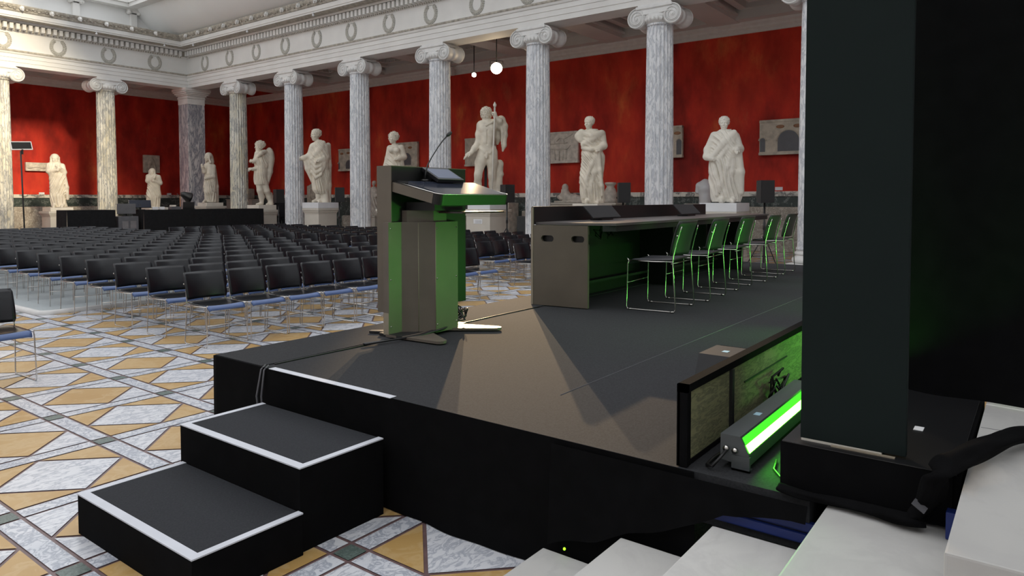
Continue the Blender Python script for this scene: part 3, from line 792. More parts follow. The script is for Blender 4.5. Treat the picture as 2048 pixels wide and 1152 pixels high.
# ------------------------------------------------------------------ chairs
def chair_meshes():
    hw = .232
    # frame: two sled sides with cross bars
    b = MB(); r = .0058
    for s in (-1, 1):
        x = s*hw
        b.tube([(x*.985, -.225, .45), (x, -.205, .432), (x, -.215, .40), (x*1.03, -.225, .03), (x*1.03, -.215, .008), (x*1.03, -.19, .006), (x*1.03, .19, .006), (x*1.03, .212, .008), (x*1.03, .222, .03), (x, .192, .42), (x*.985, .195, .48), (x*.95, .222, .60), (x*.92, .25, .70), (x*.91, .262, .735)], r, 6)
        b.ball((x*1.015, .232, .655), .009, 6)
        b.tube([(x, -.205, .434), (x, .0, .428), (x, .192, .432)], r, 6)
        for yy in (-.19, .19): b.cyl((x*1.03, yy-.015, .005), (x*1.03, yy+.015, .005), .0085, 6)
    b.tube([(-hw*1.01, -.22, .235), (hw*1.01, -.22, .235)], r*.8, 6); b.tube([(-hw, .18, .415), (hw, .18, .415)], r*.8, 6)
    b.tube([(-hw*1.03, .1, .006), (-.0, .1, .02), (hw*1.03, .1, .006)], r*.7, 5) if False else None
    frame = b.mesh('sled_frame', 'steel')
    def shell(fn, nu, nv, th):
        top = []; 
        for j in range(nv+1):
            for i in range(nu+1): top.append(Vector(fn(-1+2*i/nu, j/nv)))
        W = nu+1
        nrm = []
        for j in range(nv+1):
            for i in range(W):
                du = top[j*W+min(i+1, nu)]-top[j*W+max(i-1, 0)]; dv = top[min(j+1, nv)*W+i]-top[max(j-1, 0)*W+i]
                nrm.append(du.cross(dv).normalized())
        bot = [p-n*th for p, n in zip(top, nrm)]
        N = len(top); F = []
        for j in range(nv):
            for i in range(nu):
                a = j*W+i; F.append((a, a+1, a+W+1, a+W)); F.append((N+a, N+a+W, N+a+W+1, N+a+1))
        rim = [i for i in range(W)]+[j*W+nu for j in range(1, nv+1)]+[nv*W+i for i in range(nu-1, -1, -1)]+[j*W for j in range(nv-1, 0, -1)]
        for k in range(len(rim)): a, c = rim[k], rim[(k+1) % len(rim)]; F.append((a, N+a, N+c, c))
        return top+bot, F
    def seat(u, v):
        w = .222*(1-.10*max(0, abs(v-.5)*2-.75)*4*.5)
        y = -.245+.445*v
        z = .447-.016*(1-u*u)*math.sin(PI*min(1, v*1.05))+.012*v
        if v < .18: q = (1-v/.18); z -= .046*q*q; y += .010*q
        if abs(u) > .9: z -= .006*(abs(u)-.9)/.1
        return (u*w, y, z)
    V, F = shell(seat, 14, 14, .013)
    def back(u, v):
        w = .238*(1-.05*max(0, (abs(v-.5)*2-.86))/.14)
        z = .485+.295*v
        y = .197+.035*v+.045*v*v-.044*(u*u)+.012
        return (u*w, y, z)
    V2, F2 = shell(lambda u, v: back(-u, v), 14, 10, -.009)
    out = {}
    for nm, ms, mb in (('audience', 'chair_seat', 'chair_back'), ('stage', 'stool_seat', 'stool_back')):
        b = MB(); b.add(V, F, 0, True)
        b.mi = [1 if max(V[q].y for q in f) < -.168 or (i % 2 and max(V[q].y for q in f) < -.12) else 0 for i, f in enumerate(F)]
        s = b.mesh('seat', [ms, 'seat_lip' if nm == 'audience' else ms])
        b = MB(); b.add(V2, F2, 0, True); k = b.mesh('backrest', mb)
        out[nm] = (s, k, frame)
    return out
CH = chair_meshes()
def chair(x, y, rz, kind, label, group, z=0.0, sc=1.0):
    t = thing('stacking_chair', label, 'chair', (x, y, z), rz, group)
    t.scale = (sc*(1.06 if sc > 1 else 1), sc, sc)
    for nm, me in zip(('seat', 'backrest', 'sled_frame'), CH[kind]):
        o = bpy.data.objects.new(nm, me); COL.objects.link(o); o.parent = t
    return t
ORD = 'first second third fourth fifth sixth seventh eighth ninth tenth eleventh twelfth thirteenth fourteenth fifteenth sixteenth seventeenth eighteenth nineteenth'.split()
rc = random.Random(21)
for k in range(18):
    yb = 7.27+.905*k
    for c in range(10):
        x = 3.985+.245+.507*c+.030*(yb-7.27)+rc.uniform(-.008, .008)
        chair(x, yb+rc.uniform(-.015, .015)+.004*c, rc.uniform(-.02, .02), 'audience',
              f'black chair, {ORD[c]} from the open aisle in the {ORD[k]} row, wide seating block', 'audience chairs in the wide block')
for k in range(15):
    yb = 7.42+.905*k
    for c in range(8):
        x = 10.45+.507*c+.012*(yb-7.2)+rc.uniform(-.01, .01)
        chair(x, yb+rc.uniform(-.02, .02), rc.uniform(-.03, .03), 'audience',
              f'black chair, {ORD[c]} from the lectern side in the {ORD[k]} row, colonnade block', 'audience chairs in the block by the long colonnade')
chair(2.13, 7.20, R(2), 'audience', 'lone black sled-frame chair cut by the photo edge, apart from the rows', None)
st = [(6.0, 2.80, 5), (6.862, 2.815, 4), (7.867, 2.88, 3), (8.88, 2.885, 3), (9.85, 2.945, 2)]
for i, (x, y, a) in enumerate(st):
    chair(x, y, PI+R(a), 'stage', ['black chair nearest the lectern at the long desk, green light on its back', 'second black chair along the long desk from the lectern', 'middle black chair of five behind the long desk', 'fourth black chair along the long desk from the lectern', 'black chair at the far end of the long desk, beside the slate panel'][i], 'chairs behind the long stage desk', SZ+.0045, 1.03)

# ------------------------------------------------------------------ long desk
dk = thing('panel_desk', 'long taupe and black conference desk with upstand on the stage', 'desk', (0, 0, 0))
DZ = 1.365
b = MB()   # end panel, slightly splayed
E0, E1 = Vector((5.43, 3.84, 0)), Vector((5.50, 3.285, 0))
def endpanel():
    d = (E1-E0); L = d.length; d.normalize(); nrm = Vector((-d.y, d.x, 0))
    if nrm.x < 0: nrm = -nrm
    bb = MB(); th = .036
    # panel with two hand holes: front and back skins as grid of strips around the holes
    zs = [SZ+.008, 1.185, 1.245, DZ-.026]
    hs = [(.085, .215), (.395, .525)]
    def q(u, z, o): p = E0+d*u+nrm*o; return (p.x, p.y, z)
    def blk(u0, u1, z0, z1):
        P = [q(u0, z0, 0), q(u1, z0, 0), q(u1, z1, 0), q(u0, z1, 0), q(u0, z0, th), q(u1, z0, th), q(u1, z1, th), q(u0, z1, th)]
        bb.add(P, [(0, 1, 2, 3), (7, 6, 5, 4), (0, 4, 5, 1), (1, 5, 6, 2), (2, 6, 7, 3), (3, 7, 4, 0)])
    blk(0, L, zs[0], zs[1]); blk(0, L, zs[2], zs[3])
    us = [0]+[u for h in hs for u in h]+[L]
    for i in range(0, len(us), 2): blk(us[i], us[i+1], zs[1], zs[2])
    # rounded hole ends
    for h in hs:
        for u, s in ((h[0], 1), (h[1], -1)):
            for zz, sz in ((zs[1], 1), (zs[2], -1)):
                pts = [(0, 0)]+[(.03*(1-math.sin(a)), .03*(1-math.cos(a))) for a in [PI/2*i/5 for i in range(6)]]
                P = [q(u+s*px, zz+sz*pz, 0) for px, pz in pts]+[q(u+s*px, zz+sz*pz, th) for px, pz in pts]
                n = len(pts); bb.add(P, [tuple(range(n)), tuple(range(2*n-1, n-1, -1))]+[(i, (i+1) % n, n+(i+1) % n, n+i) for i in range(n)])
    return bb
endpanel().build('end_panel', 'taupe', dk)
b = MB()
for u in (.15, .46):
    p = E0+(E1-E0).normalized()*u; 
    b.box((p.x+.034, p.y-.10, 1.17), (p.x+.042, p.y+.10, 1.26))
b.build('hole_backing', 'black_plastic', dk)
b = MB(); b.box((E0.x-.004, E0.y-.0, SZ+.008), (E0.x+.018, E0.y+.022, 1.505)); b.build('edge_trim', 'taupe_edge', dk)
# top, front upstand, modesty panel, far legs
b = MB()
top = [(5.47, 3.84), (5.50, 3.285), (5.60, 3.05), (10.55, 3.22), (10.55, 3.94)]
b.prism([(x, y) for x, y in top], DZ-.022, DZ); b.build('desk_top', 'desk_top', dk)
b = MB(); b.prism([(5.62, 3.06), (10.5, 3.225), (10.5, 3.31), (5.55, 3.16)], DZ-.075, DZ-.022); b.build('front_rail', 'dark_metal', dk)
b = MB(); b.prism([(5.44, 3.835), (9.85, 3.905), (9.85, 3.935), (5.44, 3.865)], DZ-.02, 1.512); b.build('upstand', 'black_plastic', dk)
b = MB(); b.prism([(5.46, 3.78), (9.85, 3.87), (9.85, 3.90), (5.46, 3.83)], SZ+.008, DZ-.022); b.build('modesty_panel', 'black_plastic', dk)
b = MB(); b.prism([(9.80, 3.35), (9.84, 3.35), (9.84, 3.86), (9.80, 3.86)], SZ+.008, DZ-.022); b.build('leg_panel', 'black_plastic', dk)
b = MB(); b.prism([(7.60, 3.40), (7.64, 3.40), (7.64, 3.84), (7.60, 3.84)], SZ+.008, DZ-.022); b.build('leg_panel', 'black_plastic', dk)
b = MB(); b.box((5.55, 3.70, .72), (9.8, 3.73, .745)); b.build('foot_rail', 'dark_metal', dk)
b = MB()
rnd = random.Random(2)
for k in range(3):
    pts = [(6.3+.12*k+rnd.uniform(-.1, .1), 3.62+rnd.uniform(-.04, .04), 1.25+rnd.uniform(-.08, .06)) for _ in range(9)]; b.tube(pts, .006, 5)
b.build('cable_bundle', 'black_plastic', dk)
def screen_slab(x0, label, w):
    # a flat screen leaning back against the upstand, face towards the seats
    t = thing('desk_monitor', label, 'monitor', (x0, 3.60, DZ+.002), R(1))
    L, a = .172, R(46)
    m = T(0, 0, .026) @ Rx(a)
    b = MB(); b.box((0, 0, -.014), (w, L, 0), mat=m, ch=.003); b.build('case', 'black_plastic', t)
    b = MB(); b.box((.006, .006, .0), (w-.006, L-.006, .0012), mat=m); b.build('screen', 'dark_screen', t)
    b = MB(); b.box((w*.3, .0, 0), (w*.7, .14, .016)); b.build('foot', 'black_plastic', t)
screen_slab(6.14, 'dark screen leaning back on the long desk, nearer the lectern', .60)
screen_slab(8.31, 'dark screen leaning back on the long desk, farther from the lectern', .63)

# ------------------------------------------------------------------ lectern
lc = thing('lectern', 'tall black and taupe electronic lectern on splayed feet on the stage', 'lectern', (0, 0, SZ+.009))
z = -SZ-.009
b = MB(); b.box((3.55, 3.765, .752+z), (4.37, 3.91, 1.822+z), ch=.004); b.build('front_panel', 'lectern_black', lc)
b = MB(); b.box((3.545, 3.763, .752+z), (3.5515, 3.912, 1.824+z)); b.box((3.548, 3.763, 1.820+z), (4.372, 3.912, 1.826+z)); b.build('side_cladding', 'taupe', lc)
b = MB()
b.prism([(3.50, 3.745), (3.625, 3.742), (3.785, 3.552), (4.03, 3.552), (4.19, 3.742), (4.20, 3.80), (3.50, 3.80)], .600+z, 1.415+z); b.build('column', 'lectern_plate', lc)
b = MB(); b.box((3.4965, 3.747, .602+z), (3.5005, 3.80, .76+z)); b.build('lit_side_tint', 'taupe_edge', lc)  # paler plate puts the light on this side into the colour
b = MB()
for xx, yy in ((3.704, 3.648), (3.785, 3.552)): b.cyl((xx, yy, .605+z), (xx, yy, 1.41+z), .0028, 6)
b.build('seam', 'taupe_edge', lc)
b = MB()
for xx, yy in ((3.52, 3.745), (4.01, 3.552), (3.80, 3.552)):
    for zz in (.66, 1.0, 1.37): b.cyl((xx, yy-.004, zz+z), (xx, yy+.001, zz+z), .006, 8)
b.build('screw', 'steel', lc)
b = MB(); b.prism([(3.655, 3.77), (3.66, 3.72), (3.80, 3.585), (3.94, 3.585), (4.03, 3.70), (4.03, 3.77)], 1.415+z, 1.50+z); b.build('lift_head', 'lectern_plate', lc)
b = MB(); b.box((3.70, 3.48, 1.50+z), (4.0, 3.765, 1.56+z)); b.build('bracket', 'dark_metal', lc)
b = MB(); b.prism([(3.86, 3.36), (4.36, 3.36), (4.38, 3.40), (4.38, 3.70), (3.86, 3.76)], 1.478+z, 1.490+z); b.build('tray', 'red_sheen', lc)
# sloped reading top
A0 = Vector((3.56, 3.79, 1.718+z)); D0 = Vector((3.56, 3.30, 1.612+z))
sl = math.atan2(A0.z-D0.z, A0.y-D0.y); Lt = math.hypot(A0.z-D0.z, A0.y-D0.y)
mt = T(3.56, 3.30, 1.612+z) @ Rx(sl)
def rrect(x0, x1, y0, y1, r, n=6, corners=(1, 1, 1, 1)):
    out = []
    for (cx, cy, a0), c in zip(((x0+r, y0+r, PI), (x1-r, y0+r, 1.5*PI), (x1-r, y1-r, 0), (x0+r, y1-r, .5*PI)), corners):
        if c: out += [(cx+r*math.cos(a0+PI/2*i/n), cy+r*math.sin(a0+PI/2*i/n)) for i in range(n+1)]
        else: out.append((cx+r*math.cos(a0)+r*math.cos(a0+PI/2), cy+r*math.sin(a0)+r*math.sin(a0+PI/2)))
    return out
b = MB(); b.prism(rrect(0, .80, 0, Lt, .05, corners=(1, 1, 0, 0)), -.075, 0, mat=mt); b.build('reading_top', 'lectern_black', lc)
b = MB(); b.prism([(-.002, .06), (.0005, .06), (.0005, Lt-.03), (-.002, Lt-.03)], -.073, -.004, mat=mt); b.build('side_panel', 'taupe', lc)
b = MB()
pts = rrect(.004, .796, .004, Lt, .046, corners=(1, 1, 0, 0))
b.tube([mt @ Vector((x, y, .002)) for x, y in pts], .004, 6, closed=True); b.build('rim', 'steel', lc)
b = MB(); b.prism(rrect(.03, .77, .0, .33, .02), -.02, .0, mat=mt @ T(0, .03, .003) @ Rx(R(4)) ); b.build('screen', 'screen', lc)
b = MB(); b.prism(rrect(.03, .50, .38, Lt-.03, .01), .001, .006, mat=mt); b.build('control_strip', 'black_plastic', lc)
# tablet screen on the top
tb = Matrix.Translation(Vector((3.86, 3.60, 1.705+z))) @ Rx(R(28))
b = MB(); b.box((0, 0, 0), (.29, .20, .03), mat=tb, ch=.006); b.build('touch_panel', 'black_plastic', lc)
b = MB(); b.box((.018, .02, .030), (.272, .175, .0315), mat=tb); b.build('touch_screen', 'sky_sheen_screen', lc)
b = MB(); b.box((.02, .08, -.06), (.27, .19, .0), mat=tb, ch=.01); b.build('touch_base', 'black_plastic', lc)
# gooseneck microphone
mc = thing('gooseneck_microphone', 'slim black gooseneck microphone standing on the lectern', 'microphone', (3.83, 3.70, 1.709))
b = MB(); b.cyl((0, 0, 0), (0, 0, .022), .03, 16); b.build('base', 'black_plastic', mc)
b = MB(); b.tube([(0, 0, .02), (.006, 0, .06), (.03, 0, .13), (.075, 0, .19), (.15, 0, .275), (.20, 0, .325), (.25, 0, .365)], [.006, .006, .005, .0045, .0045, .005, .006], 8); b.build('gooseneck', 'black_plastic', mc)
b = MB(); b.tube([(.245, 0, .362), (.262, 0, .373), (.285, 0, .388), (.298, 0, .396)], [.008, .014, .0145, .006], 12); b.build('capsule', 'speaker', mc)
# feet
def foot(poly, nm='foot'):
    b = MB(); b.prism(poly, 0.0, .016); b.build(nm, 'dark_metal', lc)
foot([(3.60, 3.82), (3.52, 3.98), (3.56, 4.0), (3.74, 3.80)])
foot([(4.0, 3.82), (4.30, 3.98), (4.34, 3.95), (4.15, 3.78)])
def foot2(root, tip, w0, w1, mname):
    a, c = Vector(root), Vector(tip); d = (c-a).normalized(); n = Vector((-d.y, d.x))
    P = [a+n*w0/2, a-n*w0/2]
    for i in range(7):
        t = -PI/2+PI*i/6; P.append(c-d*w1/2+d*math.cos(t)*w1/2+n*math.sin(t)*w1/2)
    b = MB(); b.prism([(p.x, p.y) for p in P], .0, .018); b.build('foot', mname, lc)
foot2((3.66, 3.74), (3.56, 3.27), .34, .10, 'lectern_plate')
foot2((3.98, 3.74), (4.22, 3.28), .26, .09, 'lectern_plate')
b = MB(); b.box((3.5, 3.62, 0), (4.2, 3.85, .02)); b.build('base_plate', 'dark_metal', lc)
b = MB()
for k in range(3):
    b.tube([(4.10+.02*k, 3.66, .15), (4.12, 3.60-.02*k, .10-.02*k), (4.05, 3.60, .05), (3.85, 3.58-.02*k, .03), (3.62, 3.56-.01*k, .018), (3.45, 3.60, .012), (3.2, 3.66+.01*k, .008)], .007, 6)
rnd = random.Random(8)
b.tube([(4.14+rnd.uniform(-.06, .06), 3.63+rnd.uniform(-.05, .03), .05+.12*rnd.random()) for _ in range(16)], .006, 5)
b.build('cable', 'black_plastic', lc)

# ------------------------------------------------------------------ loudspeakers on stands
def speaker(x, y, label, group='loudspeakers before the long colonnade', rz=0, z=1.5):
    s = thing('speaker_stand', 'black pole stand under the '+label, 'stand', (x, y, 0), rz, None)
    b = MB(); b.cyl((0, 0, .06), (0, 0, z), .022, 10); b.cyl((0, 0, .9), (0, 0, 1.06), .032, 10); b.build('pole', 'dark_metal', s)
    for k in range(3):
        a = 2*PI*k/3+.4
        b = MB(); b.tube([(.02*math.cos(a), .02*math.sin(a), .75), (.42*math.cos(a), .42*math.sin(a), .02)], .012, 6); b.cyl((.02*math.cos(a), .02*math.sin(a), .3), (.27*math.cos(a), .27*math.sin(a), .29), .008, 6); b.build('leg', 'dark_metal', s)
    t = thing('loudspeaker', label, 'speaker', (x, y, z), rz, None)
    b = MB(); b.prism([(-.155, -.17), (.155, -.17), (.12, .17), (-.12, .17)], 0, .50); b.build('cabinet', 'speaker', t)
    b = MB(); b.box((-.14, -.178, .02), (.14, -.171, .48)); b.build('grille', 'black_plastic', t)
speaker(16.0, 12.23, 'black loudspeaker beside the nude statue\'s pedestal', rz=R(-20))
speaker(16.0, 8.52, 'black loudspeaker beside the draped woman statue', rz=R(-50))
speaker(16.0, 4.98, 'black loudspeaker nearest the slate panel', rz=R(-50))
speaker(16.0, 19.58, 'black loudspeaker beside the toga statue reaching forward', rz=R(-30))
speaker(15.75, 22.75, 'black loudspeaker beside the cuirassed statue', rz=R(-10), z=1.46)

# ------------------------------------------------------------------ technicians' desks at the end of the hall
def clothed_table(x0, x1, y0, y1, z1, label):
    t = thing('draped_table', label, 'table', (0, 0, 0))
    b = MB(); b.box((x0, y0, z1-.03), (x1, y1, z1), ch=.008); b.build('table_top', 'drape_grey', t)
    b = skirt([(x1, y0), (x0, y0)], .01, z1, amp=.02, freq=11, seed=int(x0*7), out=-1); b.build('table_cloth', 'drape_grey', t)
    b = skirt([(x1, y1), (x1, y0)], .01, z1, amp=.02, freq=11, seed=int(x0*9), out=-1); b.build('side_cloth', 'drape_grey', t)
    b = skirt([(x0, y0), (x0, y1)], .01, z1, amp=.02, freq=11, seed=int(x0*5), out=-1); b.build('side_cloth', 'drape_grey', t)
    for sx in (x0+.1, x1-.1):
        for sy in (y0+.1, y1-.1):
            b = MB(); b.cyl((sx, sy, 0), (sx, sy, z1-.03), .02, 8); b.build('leg', 'dark_metal', t)
clothed_table(9.32, 10.78, 24.6, 25.4, 1.245, 'short black-draped table in front of the veiled statue')
clothed_table(11.70, 16.35, 24.6, 25.4, 1.23, 'long black-draped technicians\' table before the corner pier')
def at(px, Y): return Y*math.tan(azim(px))
def simple(name, label, cat, lo, hi, mat, ch=.01, x=0, y=0, z=0, rz=0):
    b = MB(); b.box(lo, hi, ch=ch); o = b.build(name, mat, None, (x, y, z), rz); return tag(o, label, cat)
# things on and behind those tables
def flat_monitor(px, Y, z0, w, h, label, tilt=0, mat='grey_case'):
    t = thing('flat_monitor', label, 'monitor', (at(px, Y), Y, z0), -azim(px)*.3)
    b = MB(); b.box((-w/2, -.02, .08), (w/2, .02, .08+h), mat=Rx(R(tilt)), ch=.008); b.build('back_cover', mat, t)
    b = MB(); b.cyl((0, .03, 0), (0, .03, .2), .025, 8); b.build('neck', 'dark_metal', t)
    b = MB(); b.box((-.13, -.08, 0), (.13, .12, .015)); b.build('foot', 'dark_metal', t)
eq = thing('equipment_case', 'dark equipment rack between the two draped tables', 'case', (11.22, 25.0, 0), 0)
b = MB(); b.box((-.33, -.35, 0), (.33, .35, 1.02), ch=.02); b.build('body', 'grey_case', eq)
b = MB()
for s in (-1, 1): b.box((s*.13-.10+.02, -.362, .55), (s*.13+.10+.02, -.35, .86), ch=.005)
b.build('panel', 'grey_bag', eq)
flat_monitor(253, 24.8, 1.022, .58, .34, 'grey-backed monitor standing on the rack between the draped tables')
flat_monitor(281, 25.0, 1.232, .72, .26, 'wide pale grey monitor behind the long draped table', -12, 'screen')
for px, l in ((311, 'white paper box on the long draped table, nearer the monitors'), (324, 'white paper box on the long draped table, beside the wooden box')):
    simple('paper_box', l, 'box', (-.08, -.05, 0), (.08, .05, .10), 'paper', x=at(px, 24.75), y=24.75, z=1.231)
simple('wooden_box', 'small pale wooden box beside the white paper boxes', 'box', (-.07, -.05, 0), (.07, .05, .08), 'antique', x=at(331.5, 24.8), y=24.8, z=1.231)
simple('mixer', 'small grey mixing unit on the long draped table', 'mixer', (-.17, -.1, 0), (.17, .1, .10), 'grey_case', x=at(350, 24.8), y=24.8, z=1.231)
simple('tan_box', 'small tan box on top of the grey mixing unit', 'box', (-.09, -.06, 0), (.09, .06, .06), 'antique', x=at(346, 24.8), y=24.8, z=1.332)
t = thing('laptop', 'open black laptop on the long draped table below the desk lamp', 'laptop', (at(377, 24.75), 24.75, 1.231), R(-8))
b = MB(); b.box((-.2, -.02, .0), (.2, .0, .27), mat=Rx(R(8)), ch=.004); b.build('screen_back', 'black_plastic', t)
b = MB(); b.box((-.2, -.0, .0), (.2, .26, .015)); b.build('keyboard_base', 'black_plastic', t)
t = thing('stage_lamp', 'black theatre lamp on a wooden stand before the corner pier', 'lamp', (at(361, 25.75), 25.75, 0))
b = MB(); b.cyl((0, 0, 0), (0, 0, 1.72), .02, 8); b.build('pole', 'wood', t)
b = MB(); b.tube([(.02, 0, 1.78), (.10, -.02, 1.78), (.30, -.06, 1.66), (.36, -.07, 1.64)], [.07, .11, .20, .20], 14); b.build('lamp_head', 'black_plastic', t)
b = MB(); b.tube([(-.12, 0, 1.80), (-.05, 0, 1.76), (0, 0, 1.72)], .012, 6); b.build('yoke', 'dark_metal', t)
# panel on a tall stand by the left column
t = thing('panel_on_stand', 'dark tilted screen with pale frame on a tall thin stand by the sun-tinted column', 'screen', (at(49, 24.6), 24.6, 0), R(8))
b = MB(); b.cyl((0, 0, 0), (-.06, 0, 3.05), .022, 8); b.build('pole', 'dark_metal', t)
for k in range(3):
    a = 2*PI*k/3; b = MB(); b.tube([(0, 0, .5), (.4*math.cos(a), .4*math.sin(a), .02)], .012, 6); b.build('leg', 'dark_metal', t)
b = MB(); b.box((-.30, -.02, 0), (.30, .015, .26), mat=T(-.02, 0, 3.08) @ Ry(R(-4)) @ Rx(R(-12)), ch=.01); b.build('frame', 'paper', t)
b = MB(); b.box((-.27, -.026, .03), (.27, -.018, .235), mat=T(-.02, 0, 3.08) @ Ry(R(-4)) @ Rx(R(-12))); b.build('screen', 'black_plastic', t)
b = MB(); b.box((-.04, -.03, 2.95), (.0, .03, 3.1)); b.build('clamp', 'dark_metal', t)

# ------------------------------------------------------------------ lamps under the aisle ceiling
def ceiling_spot(x, y, z, target, label, r, mname):
    t = thing('spotlight', label, 'spotlight', (x, y, z))
    d = (Vector(target)-Vector((x, y, z))).normalized()
    b = MB(); b.cyl(-d*.34, -d*.02, r*.82, 20, r2=r); b.cyl(-d*.02, d*.05, r*1.03, 20) if False else None; b.build('housing', 'dark_metal', t)
    b = MB(); q = d.to_track_quat('Z', 'Y').to_matrix().to_4x4()
    b.prism([(r*.93*math.cos(2*PI*i/24), r*.93*math.sin(2*PI*i/24)) for i in range(24)], -.018, -.008, mat=q); b.build('lens', mname, t)
    b = MB(); b.cyl((0, 0, r), (0, 0, 7.55-z), .018, 8); b.tube([(-r*1.1*d.y, r*1.1*d.x, 0), (-r*1.1*d.y, r*1.1*d.x, r*1.2), (0, 0, r*1.3), (r*1.1*d.y, -r*1.1*d.x, r*1.2), (r*1.1*d.y, -r*1.1*d.x, 0)], .012, 6); b.build('yoke', 'dark_metal', t)
    return d
LP = Vector((18.5, 14.57, 5.92)); LT = Vector((4.6, 3.2, .6))
ld = ceiling_spot(*LP, LT, 'dazzling warm spotlight hanging above the nude statue', .20, 'lamp')
ceiling_spot(20.0, 16.8, 6.15, (5, 3.55, .6), 'smaller lit lamp hanging beside the dazzling spotlight', .085, 'lamp_small')
simple('mounted_box', 'pale square box fixed to the aisle cornice near the spotlights', 'box', (-.15, -.3, -.17), (.0, .3, .17), 'aisle_cornice', x=WX-.27, y=19.6, z=6.80)
simple('mounted_camera', 'small dark camera at the top of the red corner', 'camera', (-.05, -.1, -.05), (.05, .1, .05), 'grey_case', x=WX-.051, y=WY-.6, z=6.62)

